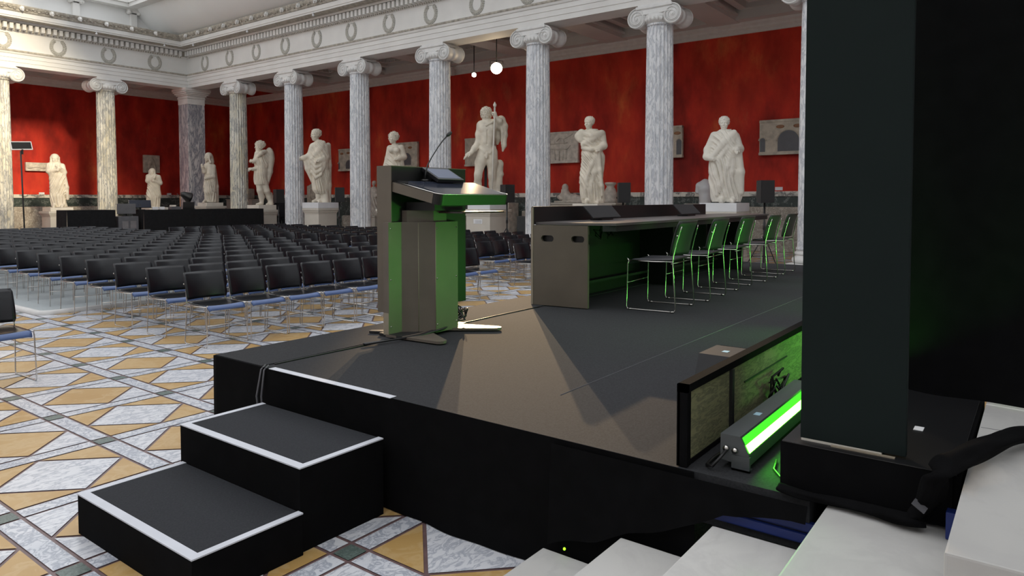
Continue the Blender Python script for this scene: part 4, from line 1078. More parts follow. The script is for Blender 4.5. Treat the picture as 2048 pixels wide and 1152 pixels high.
# ------------------------------------------------------------------ sculpture: figures grown as one continuous surface from blended forms
class Field:
    def __init__(s, lo, hi, h):
        s.lo = np.array(lo, float); s.h = h
        s.n = np.maximum(4, np.ceil((np.array(hi)-s.lo)/h).astype(int)+1)
        s.ax = [(s.lo[k]+h*np.arange(s.n[k])).astype(np.float32) for k in range(3)]
        s.F = np.full(tuple(s.n), .30, np.float32)
    def sub(s, lo, hi):
        i0 = np.clip(np.floor((np.array(lo)-s.lo)/s.h).astype(int), 0, s.n-1); i1 = np.clip(np.ceil((np.array(hi)-s.lo)/s.h).astype(int)+1, 1, s.n)
        sl = tuple(slice(a, max(a+1, c)) for a, c in zip(i0, i1))
        return sl, s.ax[0][sl[0]][:, None, None], s.ax[1][sl[1]][None, :, None], s.ax[2][sl[2]][None, None, :]
    def mix(s, sl, d, k, mode='u'):
        f = s.F[sl]
        if mode == 'u': hh = np.clip(.5+.5*(f-d)/k, 0, 1); s.F[sl] = f*(1-hh)+d*hh-k*hh*(1-hh)
        else: hh = np.clip(.5-.5*(f+d)/k, 0, 1); s.F[sl] = f*(1-hh)-d*hh+k*hh*(1-hh)
    def cone(s, a, b, ra, rb, k=.05, mode='u', flat=None):
        a = np.array(a, np.float32); b = np.array(b, np.float32); m = max(ra, rb)+.12
        sl, X, Y, Z = s.sub(np.minimum(a, b)-m, np.maximum(a, b)+m)
        d = b-a; L2 = max(1e-9, float(d@d))
        px, py, pz = X-a[0], Y-a[1], Z-a[2]
        t = np.clip((px*d[0]+py*d[1]+pz*d[2])/L2, 0, 1)
        qx, qy, qz = px-t*d[0], py-t*d[1], pz-t*d[2]
        if flat: qx, qy, qz = qx/flat[0], qy/flat[1], qz/flat[2]
        s.mix(sl, np.sqrt(qx*qx+qy*qy+qz*qz)-(ra+(rb-ra)*t), k, mode)
    def chain(s, pts, rad, k=.05, flat=None):
        for i in range(len(pts)-1): s.cone(pts[i], pts[i+1], rad[i], rad[i+1], k, flat=flat)
    def ball(s, c, r, k=.05, rot=None, mode='u', disp=None):
        r = np.array(r if isinstance(r, (tuple, list)) else (r, r, r), np.float32); m = float(r.max())+.1
        c = np.array(c, np.float32)
        sl, X, Y, Z = s.sub(c-m, c+m)
        x, y, z = X-c[0], Y-c[1], Z-c[2]
        if rot is not None: x, y, z = [rot[0][i]*x+rot[1][i]*y+rot[2][i]*z for i in range(3)]
        q = np.sqrt((x/r[0])**2+(y/r[1])**2+(z/r[2])**2)
        d = (q-1)*float(r.min()) if True else 0
        if disp is not None: d = d+disp(x, y, z)
        s.mix(sl, d, k, mode)
    def box(s, lo, hi, rnd=.02, k=.02):
        lo = np.array(lo, np.float32); hi = np.array(hi, np.float32)
        sl, X, Y, Z = s.sub(lo-.12, hi+.12)
        c = (lo+hi)/2; e = (hi-lo)/2-rnd
        qx, qy, qz = np.abs(X-c[0])-e[0], np.abs(Y-c[1])-e[1], np.abs(Z-c[2])-e[2]
        d = np.sqrt(np.maximum(qx, 0)**2+np.maximum(qy, 0)**2+np.maximum(qz, 0)**2)+np.minimum(np.maximum(np.maximum(qx, qy), qz), 0)-rnd
        s.mix(sl, d, k)
    def drape(s, rows, layers=(), k=.06):
        """rows: (z, cx, cy, rx, ry) from bottom to top; layers: fold systems (angle, freq, amp, zlo, zhi, bend, phase)"""
        rows = sorted(rows); zz = [r[0] for r in rows]
        P = np.array(rows)
        lo = (float((P[:, 1]-P[:, 3]).min())-.13, float((P[:, 2]-P[:, 4]).min())-.13, zz[0]-.05)
        hi = (float((P[:, 1]+P[:, 3]).max())+.13, float((P[:, 2]+P[:, 4]).max())+.13, zz[-1]+.12)
        sl, X, Y, Z = s.sub(lo, hi)
        zf = Z.ravel(); g = [np.interp(zf, zz, P[:, i]).astype(np.float32)[None, None, :] for i in range(1, 5)]
        # smooth the section curves a little
        for i in range(4):
            w = g[i][0, 0]; n = max(1, int(.05/s.h)); kk = np.ones(2*n+1)/(2*n+1)
            g[i] = np.convolve(np.pad(w, n, 'edge'), kk, 'valid').astype(np.float32)[None, None, :]
        x, y = X-g[0], Y-g[1]
        q = np.sqrt((x/g[2])**2+(y/g[3])**2)
        d = (q-1)*np.minimum(g[2], g[3])
        d = np.maximum(d, np.maximum(zz[0]-Z, Z-zz[-1]-.02))
        side = np.arctan2(x, -y)            # 0 at the front, + to the viewer's right
        for ang, fr, amp, z0, z1, bend, ph in layers:
            a = R(ang); xs = side*g[2]
            u = xs*math.cos(a)+Z*math.sin(a)+bend*xs*xs
            v = -xs*math.sin(a)+Z*math.cos(a)
            warp = .35*np.sin(3.1*v+5*u+ph)+.25*np.sin(6.7*v-3*u+2*ph)
            wv = .62*np.abs(np.sin(PI*fr*u+ph+warp*2.2))**.7*(.55+.45*np.sin(2.7*v+4.1*u+ph)) + .30*np.abs(np.sin(PI*fr*1.83*u+1.7*ph+warp*3))**.8+.25*np.sin(PI*fr*.43*u+ph)
            win = np.clip((Z-z0)/.14, 0, 1)*np.clip((z1-Z)/.14, 0, 1)
            d = d-3.0*amp*(wv-.42)*win*np.clip((2.2-np.abs(side))/1.3, 0, 1)
        s.mix(sl, d.astype(np.float32), k)
    def surface(s):
        F = s.F; n = F.shape; ins = F < 0
        c = np.zeros(tuple(k-1 for k in n), np.uint8); tot = np.zeros(c.shape+(3,), np.float32); cnt = np.zeros(c.shape, np.float32)
        for i in (0, 1):
            for j in (0, 1):
                for k in (0, 1): c += ins[i:n[0]-1+i, j:n[1]-1+j, k:n[2]-1+k]
        act = (c > 0) & (c < 8)
        A = np.argwhere(act); idx = -np.ones(c.shape, np.int32); idx[act] = np.arange(len(A))
        pos = np.zeros((len(A), 3)); w = np.zeros(len(A))
        cor = [(i, j, k) for i in (0, 1) for j in (0, 1) for k in (0, 1)]
        for a in range(8):
            for b in range(a+1, 8):
                if sum(abs(p-q) for p, q in zip(cor[a], cor[b])) != 1: continue
                ca, cb = np.array(cor[a]), np.array(cor[b])
                fa = F[tuple((A+ca).T)]; fb = F[tuple((A+cb).T)]
                m = (fa < 0) != (fb < 0)
                t = np.where(m, fa/np.where(m, fa-fb, 1), 0)[:, None]
                pos += np.where(m[:, None], ca+(cb-ca)*t, 0); w += m
        V = (A+pos/np.maximum(w, 1)[:, None])*s.h+s.lo
        faces = []
        for ax in range(3):
            u, v = (ax+1) % 3, (ax+2) % 3
            sl0 = [slice(None)]*3; sl1 = [slice(None)]*3; sl0[ax] = slice(0, n[ax]-1); sl1[ax] = slice(1, n[ax])
            e = np.argwhere(ins[tuple(sl0)] != ins[tuple(sl1)])
            e = e[(e[:, u] > 0) & (e[:, v] > 0) & (e[:, u] < n[u]-1) & (e[:, v] < n[v]-1)]
            if not len(e): continue
            du = np.zeros(3, int); dv = np.zeros(3, int); du[u] = 1; dv[v] = 1
            q = np.stack([idx[tuple((e-du-dv).T)], idx[tuple((e-dv).T)], idx[tuple(e.T)], idx[tuple((e-du).T)]], 1)
            fl = ins[tuple(e.T)]
            q = np.where(fl[:, None], q, q[:, ::-1])
            faces.append(q)
        return V, np.concatenate(faces)
    def mesh(s, name, mat):
        V, Q = s.surface(); V[:, 2] = np.maximum(V[:, 2], s.lo[2]+.02)
        me = bpy.data.meshes.new(name)
        me.vertices.add(len(V)); me.vertices.foreach_set('co', V.astype(np.float32).ravel())
        me.loops.add(len(Q)*4); me.loops.foreach_set('vertex_index', Q.astype(np.int32).ravel())
        me.polygons.add(len(Q)); me.polygons.foreach_set('loop_start', np.arange(0, len(Q)*4, 4, dtype=np.int32)); me.polygons.foreach_set('loop_total', np.full(len(Q), 4, np.int32))
        me.polygons.foreach_set('use_smooth', np.ones(len(Q), bool))
        me.materials.append(M[mat]); me.update(); me.validate(); return me

def head(f, c, h, yaw=0.0, pitch=0.0, hair='short', beard=False):
    """c: head centre, h: head height; yaw > 0 turns the face to the viewer's left"""
    cy, sy = math.cos(R(yaw)), math.sin(R(yaw)); cp, sp = math.cos(R(pitch)), math.sin(R(pitch))
    rot = np.array([[cy, sy*cp, sy*sp], [-sy, cy*cp, cy*sp], [0, -sp, cp]])   # local -> world columns
    rot = np.array([[cy, sy, 0], [-sy, cy, 0], [0, 0, 1.0]]) @ np.array([[1, 0, 0], [0, cp, -sp], [0, sp, cp]])
    c = np.array(c, float)
    def w(p): return tuple(c+rot @ (np.array(p)*h))
    def el(p, r, k, mode='u', disp=None): f.ball(w(p), tuple(np.array(r)*h), k*h, rot=rot, mode=mode, disp=disp)
    el((0, .04, .10), (.34, .42, .39), .06)
    el((0, -.14, -.16), (.265, .27, .33), .10)
    el((0, -.27, -.41), (.10, .10, .09), .08)
    for s in (-1, 1):
        el((s*.14, -.41, .0), (.10, .09, .065), .04, 's'); el((s*.14, -.345, -.005), (.06, .05, .035), .02)
        f.cone(w((s*.05, -.385, .075)), w((s*.22, -.33, .075)), .035*h, .03*h, .04*h)
        el((s*.17, -.29, -.13), (.09, .08, .07), .08)
        el((s*.335, .03, -.02), (.035, .07, .10), .03)
    f.cone(w((0, -.395, .04)), w((0, -.475, -.13)), .03*h, .052*h, .03*h)
    f.cone(w((-.07, -.385, -.245)), w((.07, -.385, -.245)), .03*h, .03*h, .03*h); f.cone(w((-.05, -.38, -.30)), w((.05, -.38, -.30)), .028*h, .028*h, .03*h)
    f.cone(w((-.06, -.43, -.272)), w((.06, -.43, -.272)), .010*h, .010*h, .02*h, 's')
    fr = 30/h
    def curls(x, y, z): return -.04*h*np.sin(fr*x+2*np.sin(fr*.5*z))*np.sin(fr*y)*np.sin(fr*z+1.3)
    if hair in ('short', 'curly', 'bun'):
        big = .035 if hair == 'short' else .07
        am = 1.2 if hair == 'short' else 2.0
        big += .015
        el((0, .09, .165), (.345+big, .405+big, .345+big*.6), .035, disp=lambda x, y, z: am*curls(x, y, z))
        if hair == 'short':
            for i in range(8):
                a = R(-70+20*i); el((.30*math.sin(a), -.27*math.cos(a)-.02, .235), (.06, .06, .055), .03)
        if hair != 'short':
            for s in (-1, 1): el((s*.30, -.02, -.06), (.11, .20, .23), .05, disp=lambda x, y, z: am*curls(x, y, z))
            for i in range(9):
                a = R(-80+20*i); el((.31*math.sin(a), -.24*math.cos(a)-.02, .27), (.085, .085, .075), .03)
        if hair == 'bun': el((0, .45, .0), (.19, .16, .19), .05, disp=curls)
    if hair == 'veil':
        el((0, .10, .16), (.43, .45, .42), .05)
        for s in (-1, 1): f.chain([w((s*.36, -.05, .15)), w((s*.36, -.08, -.2)), w((s*.42, 0, -.62))], [.11*h, .11*h, .15*h], .05*h)
        f.chain([w((0, .35, 0)), w((0, .38, -.6))], [.30*h, .34*h], .1*h)
    if beard: el((0, -.24, -.36), (.21, .16, .20), .06, disp=curls)
    f.cone(w((0, .04, -.25)), w((0, .10, -.78)), .175*h, .20*h, .05*h)

def hand(f, wr, d, up, s, curl=.35, hold=False):
    """wr: wrist, d: pointing direction, up: back of the hand; s: hand length"""
    wr = np.array(wr, float); d = np.array(d, float); d /= np.linalg.norm(d); up = np.array(up, float); up -= d*(up@d); up /= np.linalg.norm(up)
    sd = np.cross(d, up)
    f.chain([wr, wr+d*s*.28, wr+d*s*.5], [s*.17, s*.21, s*.20], s*.12, flat=None)
    for i, (o, L) in enumerate(((-.18, .40), (-.06, .47), (.06, .45), (.17, .36))):
        b0 = wr+d*s*.5+sd*s*o; c1 = curl*(1+.15*i)
        m = b0+d*s*L*.55*math.cos(c1)-up*s*L*.55*math.sin(c1); e = m+d*s*L*.5*math.cos(2.1*c1)-up*s*L*.5*math.sin(2.1*c1)
        f.chain([b0, m, e], [s*.075, s*.068, s*.055], s*.03)
    t0 = wr+d*s*.18-sd*s*.14; t1 = t0-sd*s*.2+d*s*.18-up*s*.06
    f.chain([t0, t1, t1+d*s*.2-up*s*.08], [s*.09, s*.08, s*.06], s*.04)

def statue(name, label, px, pos, parts_fn, mat='statue', h=.016, lo=(-.75, -.55, -.02), hi=(.75, .55, 2.9), z0=0.0, plinth=None, rz=None):
    t = thing(name, label, 'statue', (pos[0], pos[1], z0), -azim(px) if rz is None else rz, None)
    f = Field(lo, hi, h); parts_fn(f)
    part('figure', f.mesh('figure', mat), t)
    if plinth: 
        b = MB(); b.box((-plinth[0]/2, -plinth[1]/2, plinth[2]), (plinth[0]/2, plinth[1]/2, .015), ch=.015); o = b.build('plinth', mat, t)
        o.rotation_euler = (0, 0, -t.rotation_euler.z+plinth[3] if len(plinth) > 3 else 0)
    return t
def rows_px(rows, s, base, cx, ratio=.72, cy=0.0):
    """(y, xleft, xright[, ratio]) in photo pixels -> sections"""
    out = []
    for r in rows:
        q = r[3] if len(r) > 3 else ratio; hw = (r[2]-r[1])/2/s
        out.append(((base-r[0])/s, ((r[1]+r[2])/2-cx)/s, cy, hw, hw*q))
    return out
def P_(s, base, cx): return lambda x, y, d=0.0: ((x-cx)/s, d, (base-y)/s)

# f: togate man in front view (behind the long desk)
def fig_f(f):
    s, base, cx = 81.0, 406, 1451; p = P_(s, base, cx)
    f.drape(rows_px([(404, 1427, 1481), (395, 1425, 1482), (370, 1423, 1482), (345, 1421, 1481), (320, 1421, 1480), (303, 1422, 1479), (288, 1424, 1478), (275, 1427, 1475), (267, 1432, 1470), (262, 1440, 1462)], s, base, cx, .62),
            [(50, 9, .018, 1.0, 1.85, .1, .3), (16, 8.0, .034, .0, 1.15, .25, 0)])
    f.chain([p(1467, 268, -.12), p(1449, 288, -.20), p(1428, 313, -.20)], [.075, .07, .065], .06, flat=(1, .7, 1)); f.chain([p(1470, 272, -.1), p(1455, 298, -.2), p(1436, 324, -.2)], [.05, .05, .05], .05, flat=(1, .7, 1))
    f.chain([p(1464, 300, -.18), p(1456, 335, -.2), p(1442, 372, -.19), p(1436, 390, -.18)], [.035, .04, .04, .03], .09); f.chain([p(1470, 305, -.16), p(1464, 345, -.18), p(1452, 385, -.18), p(1446, 398, -.16)], [.03, .035, .035, .02], .09); f.chain([p(1430, 318, -.12), p(1432, 350, -.16), p(1440, 380, -.18)], [.04, .04, .03], .09)
    f.chain([p(1430, 272, .02), p(1418, 300, .0), p(1416, 314, -.10), p(1424, 318, -.22)], [.10, .095, .085, .07], .05); hand(f, p(1423, 318, -.2), (.55, -.5, -.15), (-.4, -.6, .7), .19, .6)
    f.chain([p(1470, 274, .0), p(1478, 300, -.05), p(1473, 303, -.28)], [.10, .10, .075], .05); hand(f, p(1473, 303, -.26), (-.1, -1, -.25), (.1, -.2, 1), .19, .6)
    f.chain([p(1477, 306, -.15), p(1481, 345, -.12), p(1482, 385, -.08)], [.075, .085, .07], .06)
    for xx in (1445, 1466): f.chain([p(xx, 395, -.1), p(xx, 401, -.22), p(xx, 403, -.34)], [.08, .06, .045], .05)
    head(f, p(1448.5, 248), .335, 3, 4, 'short')
# e: draped woman
def fig_e(f):
    s, base, cx = 72.0, 407, 1186; p = P_(s, base, cx)
    f.drape(rows_px([(406, 1166, 1209), (398, 1165, 1209), (378, 1163, 1209), (350, 1162, 1209), (325, 1162, 1208), (308, 1163, 1207), (296, 1166, 1205), (284, 1166, 1206), (274, 1164, 1206), (266, 1165, 1203), (260, 1173, 1196)], s, base, cx, .66),
            [(34, 8.5, .034, .45, 1.45, .35, .4), (8, 9.0, .032, .0, .62, .1, 1), (60, 11, .018, 1.5, 2.05, .3, .2)])
    f.chain([p(1164, 266, 0), p(1160, 273, -.04), p(1162, 280, -.08)], [.11, .12, .09], .06)
    f.chain([p(1205, 266, -.08), p(1186, 279, -.2), p(1166, 290, -.14)], [.06, .055, .05], .07, flat=(1, .7, 1)); f.chain([p(1168, 266, -.1), p(1184, 272, -.22), p(1202, 266, -.12)], [.05, .045, .05], .07, flat=(1, .7, 1)); f.chain([p(1166, 297, -.12), p(1184, 301, -.24), p(1204, 297, -.14)], [.035, .035, .035], .07)
    f.chain([p(1204, 268, 0), p(1208, 292, -.02), p(1198, 300, -.24)], [.11, .10, .07], .05); hand(f, p(1199, 300, -.22), (-.5, -.6, -.1), (0, -.3, 1), .2, .8)
    f.chain([p(1199, 303, -.2), p(1201, 340, -.19), p(1204, 372, -.17), p(1205, 390, -.16)], [.04, .05, .05, .03], .06)
    f.chain([p(1196, 306, -.17), p(1184, 330, -.22), p(1174, 360, -.2), p(1170, 395, -.16)], [.03, .035, .04, .03], .09); f.chain([p(1197, 312, -.16), p(1190, 345, -.2), p(1182, 380, -.19), p(1180, 402, -.17)], [.03, .035, .035, .03], .09)
    for xx, d in ((1176, -.30), (1198, -.22)): f.chain([p(xx, 402, d+.15), p(xx-2, 404.5, d)], [.07, .05], .05)
    head(f, p(1179.5, 246), .35, 28, 3, 'short')
# d: nude youth with a spear
def fig_d(f):
    s, base, cx = 64.6, 405, 976; p = P_(s, base, cx)
    f.chain([p(976, 246, .02), p(977, 258, 0), p(976.5, 272, -.03), p(975.5, 284, -.03), p(976.5, 298, 0)], [.17, .235, .225, .195, .235], .10)
    f.ball(p(970, 258, -.13), (.15, .12, .13), .06); f.ball(p(984, 257, -.13), (.15, .12, .13), .06)      # chest
    f.ball(p(965, 251, .0), .155, .08); f.ball(p(991, 247, 0), .155, .08)
    for i, yy in enumerate((271, 278, 285)):
        for dx in (-4, 3.5): f.ball(p(975.5+dx, yy, -.185), (.062, .05, .05), .04)
    f.cone(p(975.6, 262, -.26), p(975.6, 290, -.24), .012, .012, .03, 's'); f.ball(p(975.3, 288, -.235), .016, .02, mode='s')
    f.chain([p(962, 296, -.1), p(971, 305, -.19)], [.05, .03], .06); f.chain([p(990, 295, -.1), p(980, 306, -.19)], [.05, .03], .06)
    f.ball(p(971, 300, .13), (.16, .13, .17), .06); f.ball(p(984, 299, .13), (.16, .13, .17), .06)
    f.ball(p(974.5, 312, -.205), (.055, .06, .06), .03); f.cone(p(974.5, 308, -.22), p(974, 316, -.25), .035, .028, .03)
    # legs: weight on the viewer's right leg, the other bent and set aside
    f.chain([p(968, 304, .0), p(962, 325, -.07), p(957.5, 348, -.16), p(957.5, 353, -.15), p(956, 368, -.03), p(956, 392, .06), p(956, 399, .07)], [.185, .17, .115, .11, .12, .075, .075], .05)
    f.ball(p(957.5, 349, -.2), .07, .05); f.chain([p(956, 399, .08), p(954, 403, -.18)], [.07, .055], .05)
    f.chain([p(984, 304, .0), p(985.5, 325, -.02), p(985, 348, -.03), p(985, 353, -.02), p(986.5, 367, .06), p(986.5, 393, .03), p(986.5, 399, .03)], [.19, .175, .12, .115, .125, .08, .08], .05)
    f.ball(p(984.5, 349, -.09), .07, .05); f.chain([p(986.5, 399, .05), p(985, 403, -.22)], [.075, .055], .05)
    for sx in (951, 953, 955, 957): f.cone(p(sx, 404, -.19), p(sx-.4, 404.3, -.24), .02, .017, .01)
    # lowered arm and open hand
    f.chain([p(964, 251, 0), p(959.5, 268, .03), p(958, 284, .0), p(950, 297, -.14), p(943.5, 306, -.22)], [.14, .115, .095, .09, .06], .05)
    hand(f, p(943.5, 306, -.22), (-.75, -.28, -.5), (-.35, -.2, .8), .31, .18)
    # raised arm, cloak over it
    f.chain([p(992, 248, 0), p(1000, 252, .02), p(1006, 255, .0), p(1000, 243, -.15), p(990.5, 234, -.24)], [.14, .12, .10, .09, .06], .05)
    hand(f, p(991.5, 236, -.22), (-.1, -.35, 1), (.6, -.6, .3), .27, 1.15)
    f.chain([p(995, 243, .08), p(1003, 240, .02), p(1010, 252, -.02), p(1010, 270, -.02), p(1009, 290, -.02), p(1006.5, 301, -.02)], [.10, .13, .10, .09, .075, .03], .06)
    f.chain([p(1002, 243, -.08), p(1006, 265, -.09), p(1004, 288, -.08)], [.06, .05, .02], .03); f.chain([p(996, 252, .12), p(998, 275, .15), p(996, 285, .16)], [.12, .10, .05], .06)
    f.chain([p(966, 248, -.12), p(974, 252, -.25), p(985, 246, -.2), p(992, 240, -.1)], [.03, .032, .035, .05], .02)   # strap of the cloak
    # tree trunk support
    f.chain([p(993, 404, .12), p(996, 370, .14), p(1000, 326, .16)], [.19, .15, .13], .06); f.ball(p(1003, 347, .1), .09, .04); f.ball(p(1003.5, 328, .12), .07, .04)
    head(f, p(973.5, 228.5), .40, 12, 16, 'curly')
# c: woman half hidden by the lectern
def fig_c(f):
    s, base, cx = 58.0, 405, 790; p = P_(s, base, cx)
    f.drape(rows_px([(404, 772, 807), (390, 772, 807), (360, 771, 807), (335, 771, 807), (322, 775, 806), (310, 777, 806), (300, 778, 806), (294, 780, 803), (288, 784, 796)], s, base, cx, .68),
            [(40, 9.0, .026, 1.0, 1.85, .4, .2), (12, 8, .034, .0, 1.05, .2, 1)])
    f.ball(p(783, 299, -.17), .105, .07); f.ball(p(793, 300, -.19), .105, .07)
    f.chain([p(802, 294, 0), p(807, 312, -.02), p(795, 317, -.26)], [.12, .105, .075], .05); hand(f, p(796, 317, -.25), (-.7, -.4, .1), (0, -.3, 1), .22, .7)
    f.chain([p(780, 295, .02), p(776, 315, .05), p(770, 335, .0)], [.11, .10, .09], .05)
    head(f, p(786.5, 274), .385, 48, 2, 'bun')
# b: togate man stretching his hand forward
def fig_b(f):
    s, base, cx = 52.8, 405, 648; p = P_(s, base, cx)
    f.drape(rows_px([(386, 637, 662), (380, 633, 664), (360, 631, 665), (340, 628, 665), (325, 627, 665), (312, 629, 664), (300, 629, 663), (292, 631, 661), (286, 635, 656), (281, 641, 651)], s, base, cx, .74),
            [(40, 7.5, .028, 1.6, 2.35, .3, 0), (10, 6.5, .044, .3, 1.25, .2, 1)])
    f.chain([p(655, 286, -.05), p(647, 300, -.22), p(637, 312, -.2)], [.08, .07, .05], .09, flat=(1, .7, 1))
    for o, q in ((-9, .042), (0, .05), (10, .05), (20, .045)): f.chain([p(628, 314+o*.5, -.08), p(632, 327+o*.9, -.20), p(640, 336+o, -.27), p(649, 332+o*.9, -.27), p(656, 320+o*.7, -.2), p(661, 308+o*.4, -.1)], [q*.7, q, q, q, q*.9, q*.6], .045)
    f.chain([p(635, 294, 0), p(629, 312, -.02), p(616, 317, -.12), p(611, 318.5, -.14)], [.14, .125, .085, .06], .06); hand(f, p(612, 318.5, -.13), (-1, -.2, .05), (0, -.2, 1), .30, .25)
    f.chain([p(618, 320, -.10), p(624, 338, -.06), p(632, 362, -.02)], [.055, .10, .05], .05); f.chain([p(624, 320, -.05), p(629, 340, .0), p(633, 358, .0)], [.08, .10, .06], .05)
    f.chain([p(658, 294, .02), p(660, 314, -.02), p(647, 322, -.28)], [.14, .125, .08], .05); hand(f, p(648, 322, -.27), (-.8, -.4, .05), (0, -.4, 1), .26, .8)
    f.chain([p(664, 290, .10), p(664.5, 330, .12), p(664, 370, .12), p(663.5, 403, .12)], [.10, .11, .11, .10], .06)
    for (x0, x1) in ((643, 634), (652, 645)):
        f.chain([p(x0+1, 382, 0), p(x0+1, 391, .0), p(x0, 399, .0)], [.12, .10, .08], .04); f.chain([p(x0, 400, .02), p(x1, 403, -.12)], [.08, .055], .04)
    f.chain([p(657, 385, .0), p(657, 403, .0)], [.13, .15], .05)
    head(f, p(640.5, 270.5), .44, 55, 4, 'short')
# a: cuirassed man in a short tunic
def fig_a(f):
    s, base, cx = 48.6, 402, 524; p = P_(s, base, cx)
    f.drape(rows_px([(361, 511, 535), (350, 510, 536), (335, 510, 536), (322, 511, 536), (312, 512, 537), (304, 514, 538), (298, 517, 537), (294, 521, 532)], s, base, cx, .72),
            [(6, 7, .034, .8, 1.65, 0, 0), (35, 6, .03, 1.6, 2.2, .3, .6)])
    f.ball(p(540, 307, .12), (.20, .18, .42), .08); f.chain([p(531, 296, -.05), p(524, 300, -.24), p(518, 306, -.2)], [.09, .08, .05], .05); f.chain([p(541, 310, .1), p(540, 335, .12), p(536, 358, .1)], [.16, .12, .06], .06)
    f.chain([p(518, 300, -.05), p(514, 313, -.12), p(509, 316, -.2)], [.13, .10, .08], .05); hand(f, p(510, 316, -.2), (-.8, -.2, .3), (0, -.3, 1), .24, 1.0)
    f.chain([p(534, 302, .05), p(531, 324, .0), p(508, 331, -.12)], [.13, .11, .07], .05); hand(f, p(508, 331, -.12), (-1, -.1, .05), (0, -.3, 1), .26, .9)
    f.chain([p(520, 358, 0), p(521, 373, -.04), p(524, 386, .02), p(524, 398, .03)], [.15, .12, .115, .075], .05); f.chain([p(524, 399, .04), p(515, 401, -.1)], [.075, .05], .04)
    f.chain([p(529, 358, .02), p(534, 374, .03), p(538, 386, .12), p(541, 397, .15)], [.16, .125, .115, .075], .05); f.chain([p(541, 398, .14), p(534, 401, .0)], [.07, .05], .04)
    f.chain([p(541, 400, .12), p(541, 380, .16)], [.12, .08], .05)
    head(f, p(521.5, 285), .42, 62, 3, 'curly', beard=True)
def veiled(rows, s, base, cx, hd, hh, yaw, layers, extra=None):
    def fn(f):
        p = P_(s, base, cx)
        f.drape(rows_px(rows, s, base, cx, .72), layers)
        if extra: extra(f, p)
        head(f, p(*hd), hh, yaw, 4, 'veil')
    return fn
def ex1(f, p):
    f.chain([p(103, 328, .02), p(102, 340, -.05), p(117, 338, -.26)], [.10, .09, .06], .05); hand(f, p(116, 337, -.25), (.7, -.3, .5), (0, -1, .2), .18, .4)
    f.chain([p(125, 329, 0), p(128, 342, -.06), p(119, 333, -.25)], [.10, .09, .06], .05); hand(f, p(120, 334, -.25), (-.6, -.3, .7), (0, -1, .2), .18, .4)
    f.chain([p(128, 345, -.1), p(132, 372, -.08), p(133, 395, -.05)], [.06, .07, .05], .05)
    for x in (110, 124): f.chain([p(x, 407, -.15), p(x-1, 411, -.32)], [.07, .05], .04)
fig_l1 = veiled([(411, 105, 133), (403, 104, 131), (390, 103, 130), (375, 102, 130), (360, 101, 130), (345, 101, 128), (335, 100, 126), (328, 102, 125), (321, 107, 121)], 50.7, 412, 116, (113, 315.5), .36, -4,
                [(-35, 7.0, .034, .45, 1.35, .6, 0), (5, 7, .028, .0, .6, 0, 1), (-20, 9, .018, 1.3, 1.8, 0, .5)], ex1)
def ex2(f, p):
    f.chain([p(298, 349, .02), p(297, 358, -.05), p(309, 352, -.24)], [.10, .09, .06], .05); hand(f, p(308, 352, -.23), (.5, -.3, .8), (0, -1, .2), .17, .4)
    f.chain([p(316, 350, 0), p(319, 362, -.05), p(307, 358, -.22)], [.10, .09, .06], .05)
fig_l2 = veiled([(411, 294, 318), (400, 294, 319), (385, 295, 320), (370, 295, 320), (358, 295, 319), (350, 297, 317), (345, 301, 313)], 45.8, 412, 306.5, (305, 340.5), .30, 12,
                [(40, 8, .03, .4, 1.25, .5, 0), (8, 8, .028, .0, .55, 0, 1)], ex2)
def ex3(f, p):
    f.chain([p(415, 328, 0), p(411, 340, -.1), p(408, 331, -.22)], [.10, .09, .06], .05); hand(f, p(408.5, 332, -.2), (-.4, -.3, .8), (-.6, -.6, 0), .18, .5)
    f.chain([p(428, 330, 0), p(428, 350, -.06), p(413, 354, -.2)], [.11, .09, .06], .05)
    f.chain([p(430, 335, .12), p(433, 370, .15), p(434, 400, .12)], [.08, .10, .08], .06)
    f.chain([p(412, 398, -.1), p(409, 401, -.3)], [.07, .05], .04)
fig_l3 = veiled([(401, 411, 434), (390, 411, 434), (372, 410, 433), (355, 411, 432), (340, 412, 431), (330, 414, 430), (323, 416, 427)], 45.0, 402, 421.5, (418.5, 311.5), .37, 58,
                [(25, 7.5, .03, .3, 1.3, .5, 0), (4, 7, .028, .0, .8, 0, 1)], ex3)

def pedestal(x, y, w, ztop, label, mat='pedestal', cap=None, capmat=None, plaque=False, base=True):
    t = thing('statue_pedestal', label, 'pedestal', (x, y, 0), 0, None)
    c = cap or w+.14
    b = MB(); b.box((-w/2, -w/2, .22), (w/2, w/2, ztop-.20), ch=.008); b.build('die', mat, t)
    b = MB()
    for i, (z0, z1, k) in enumerate(((ztop-.20, ztop-.15, .25), (ztop-.15, ztop-.09, .6), (ztop-.09, ztop, 1.0))):
        q = (w+(c-w)*k)/2; b.box((-q, -q, z0), (q, q, z1), ch=.012)
    b.build('cornice', capmat or mat, t)
    b = MB(); b.box((-c/2-.03, -c/2-.03, 0), (c/2+.03, c/2+.03, .14), ch=.01); b.box((-c/2+.03, -c/2+.03, .14), (c/2-.03, c/2-.03, .22), ch=.02); b.build('base', mat, t)
    if plaque:
        b = MB(); b.box((-w/2-.006, -.17, ztop-.44), (-w/2, .17, ztop-.30)); b.build('name_plate', 'paper', t)
        for k in range(3):
            b = MB(); b.box((-w/2-.008, -.14, ztop-.345-.035*k), (-w/2-.006, .10, ztop-.338-.035*k)); b.build('inscription', 'grey_case', t)
    return t
SZF = dict(a=(25.70, 1.38), b=(21.89, 1.47), c=(17.83, 1.44), d=(13.75, 1.47), e=(10.01, 1.46), f=(6.26, 1.49))
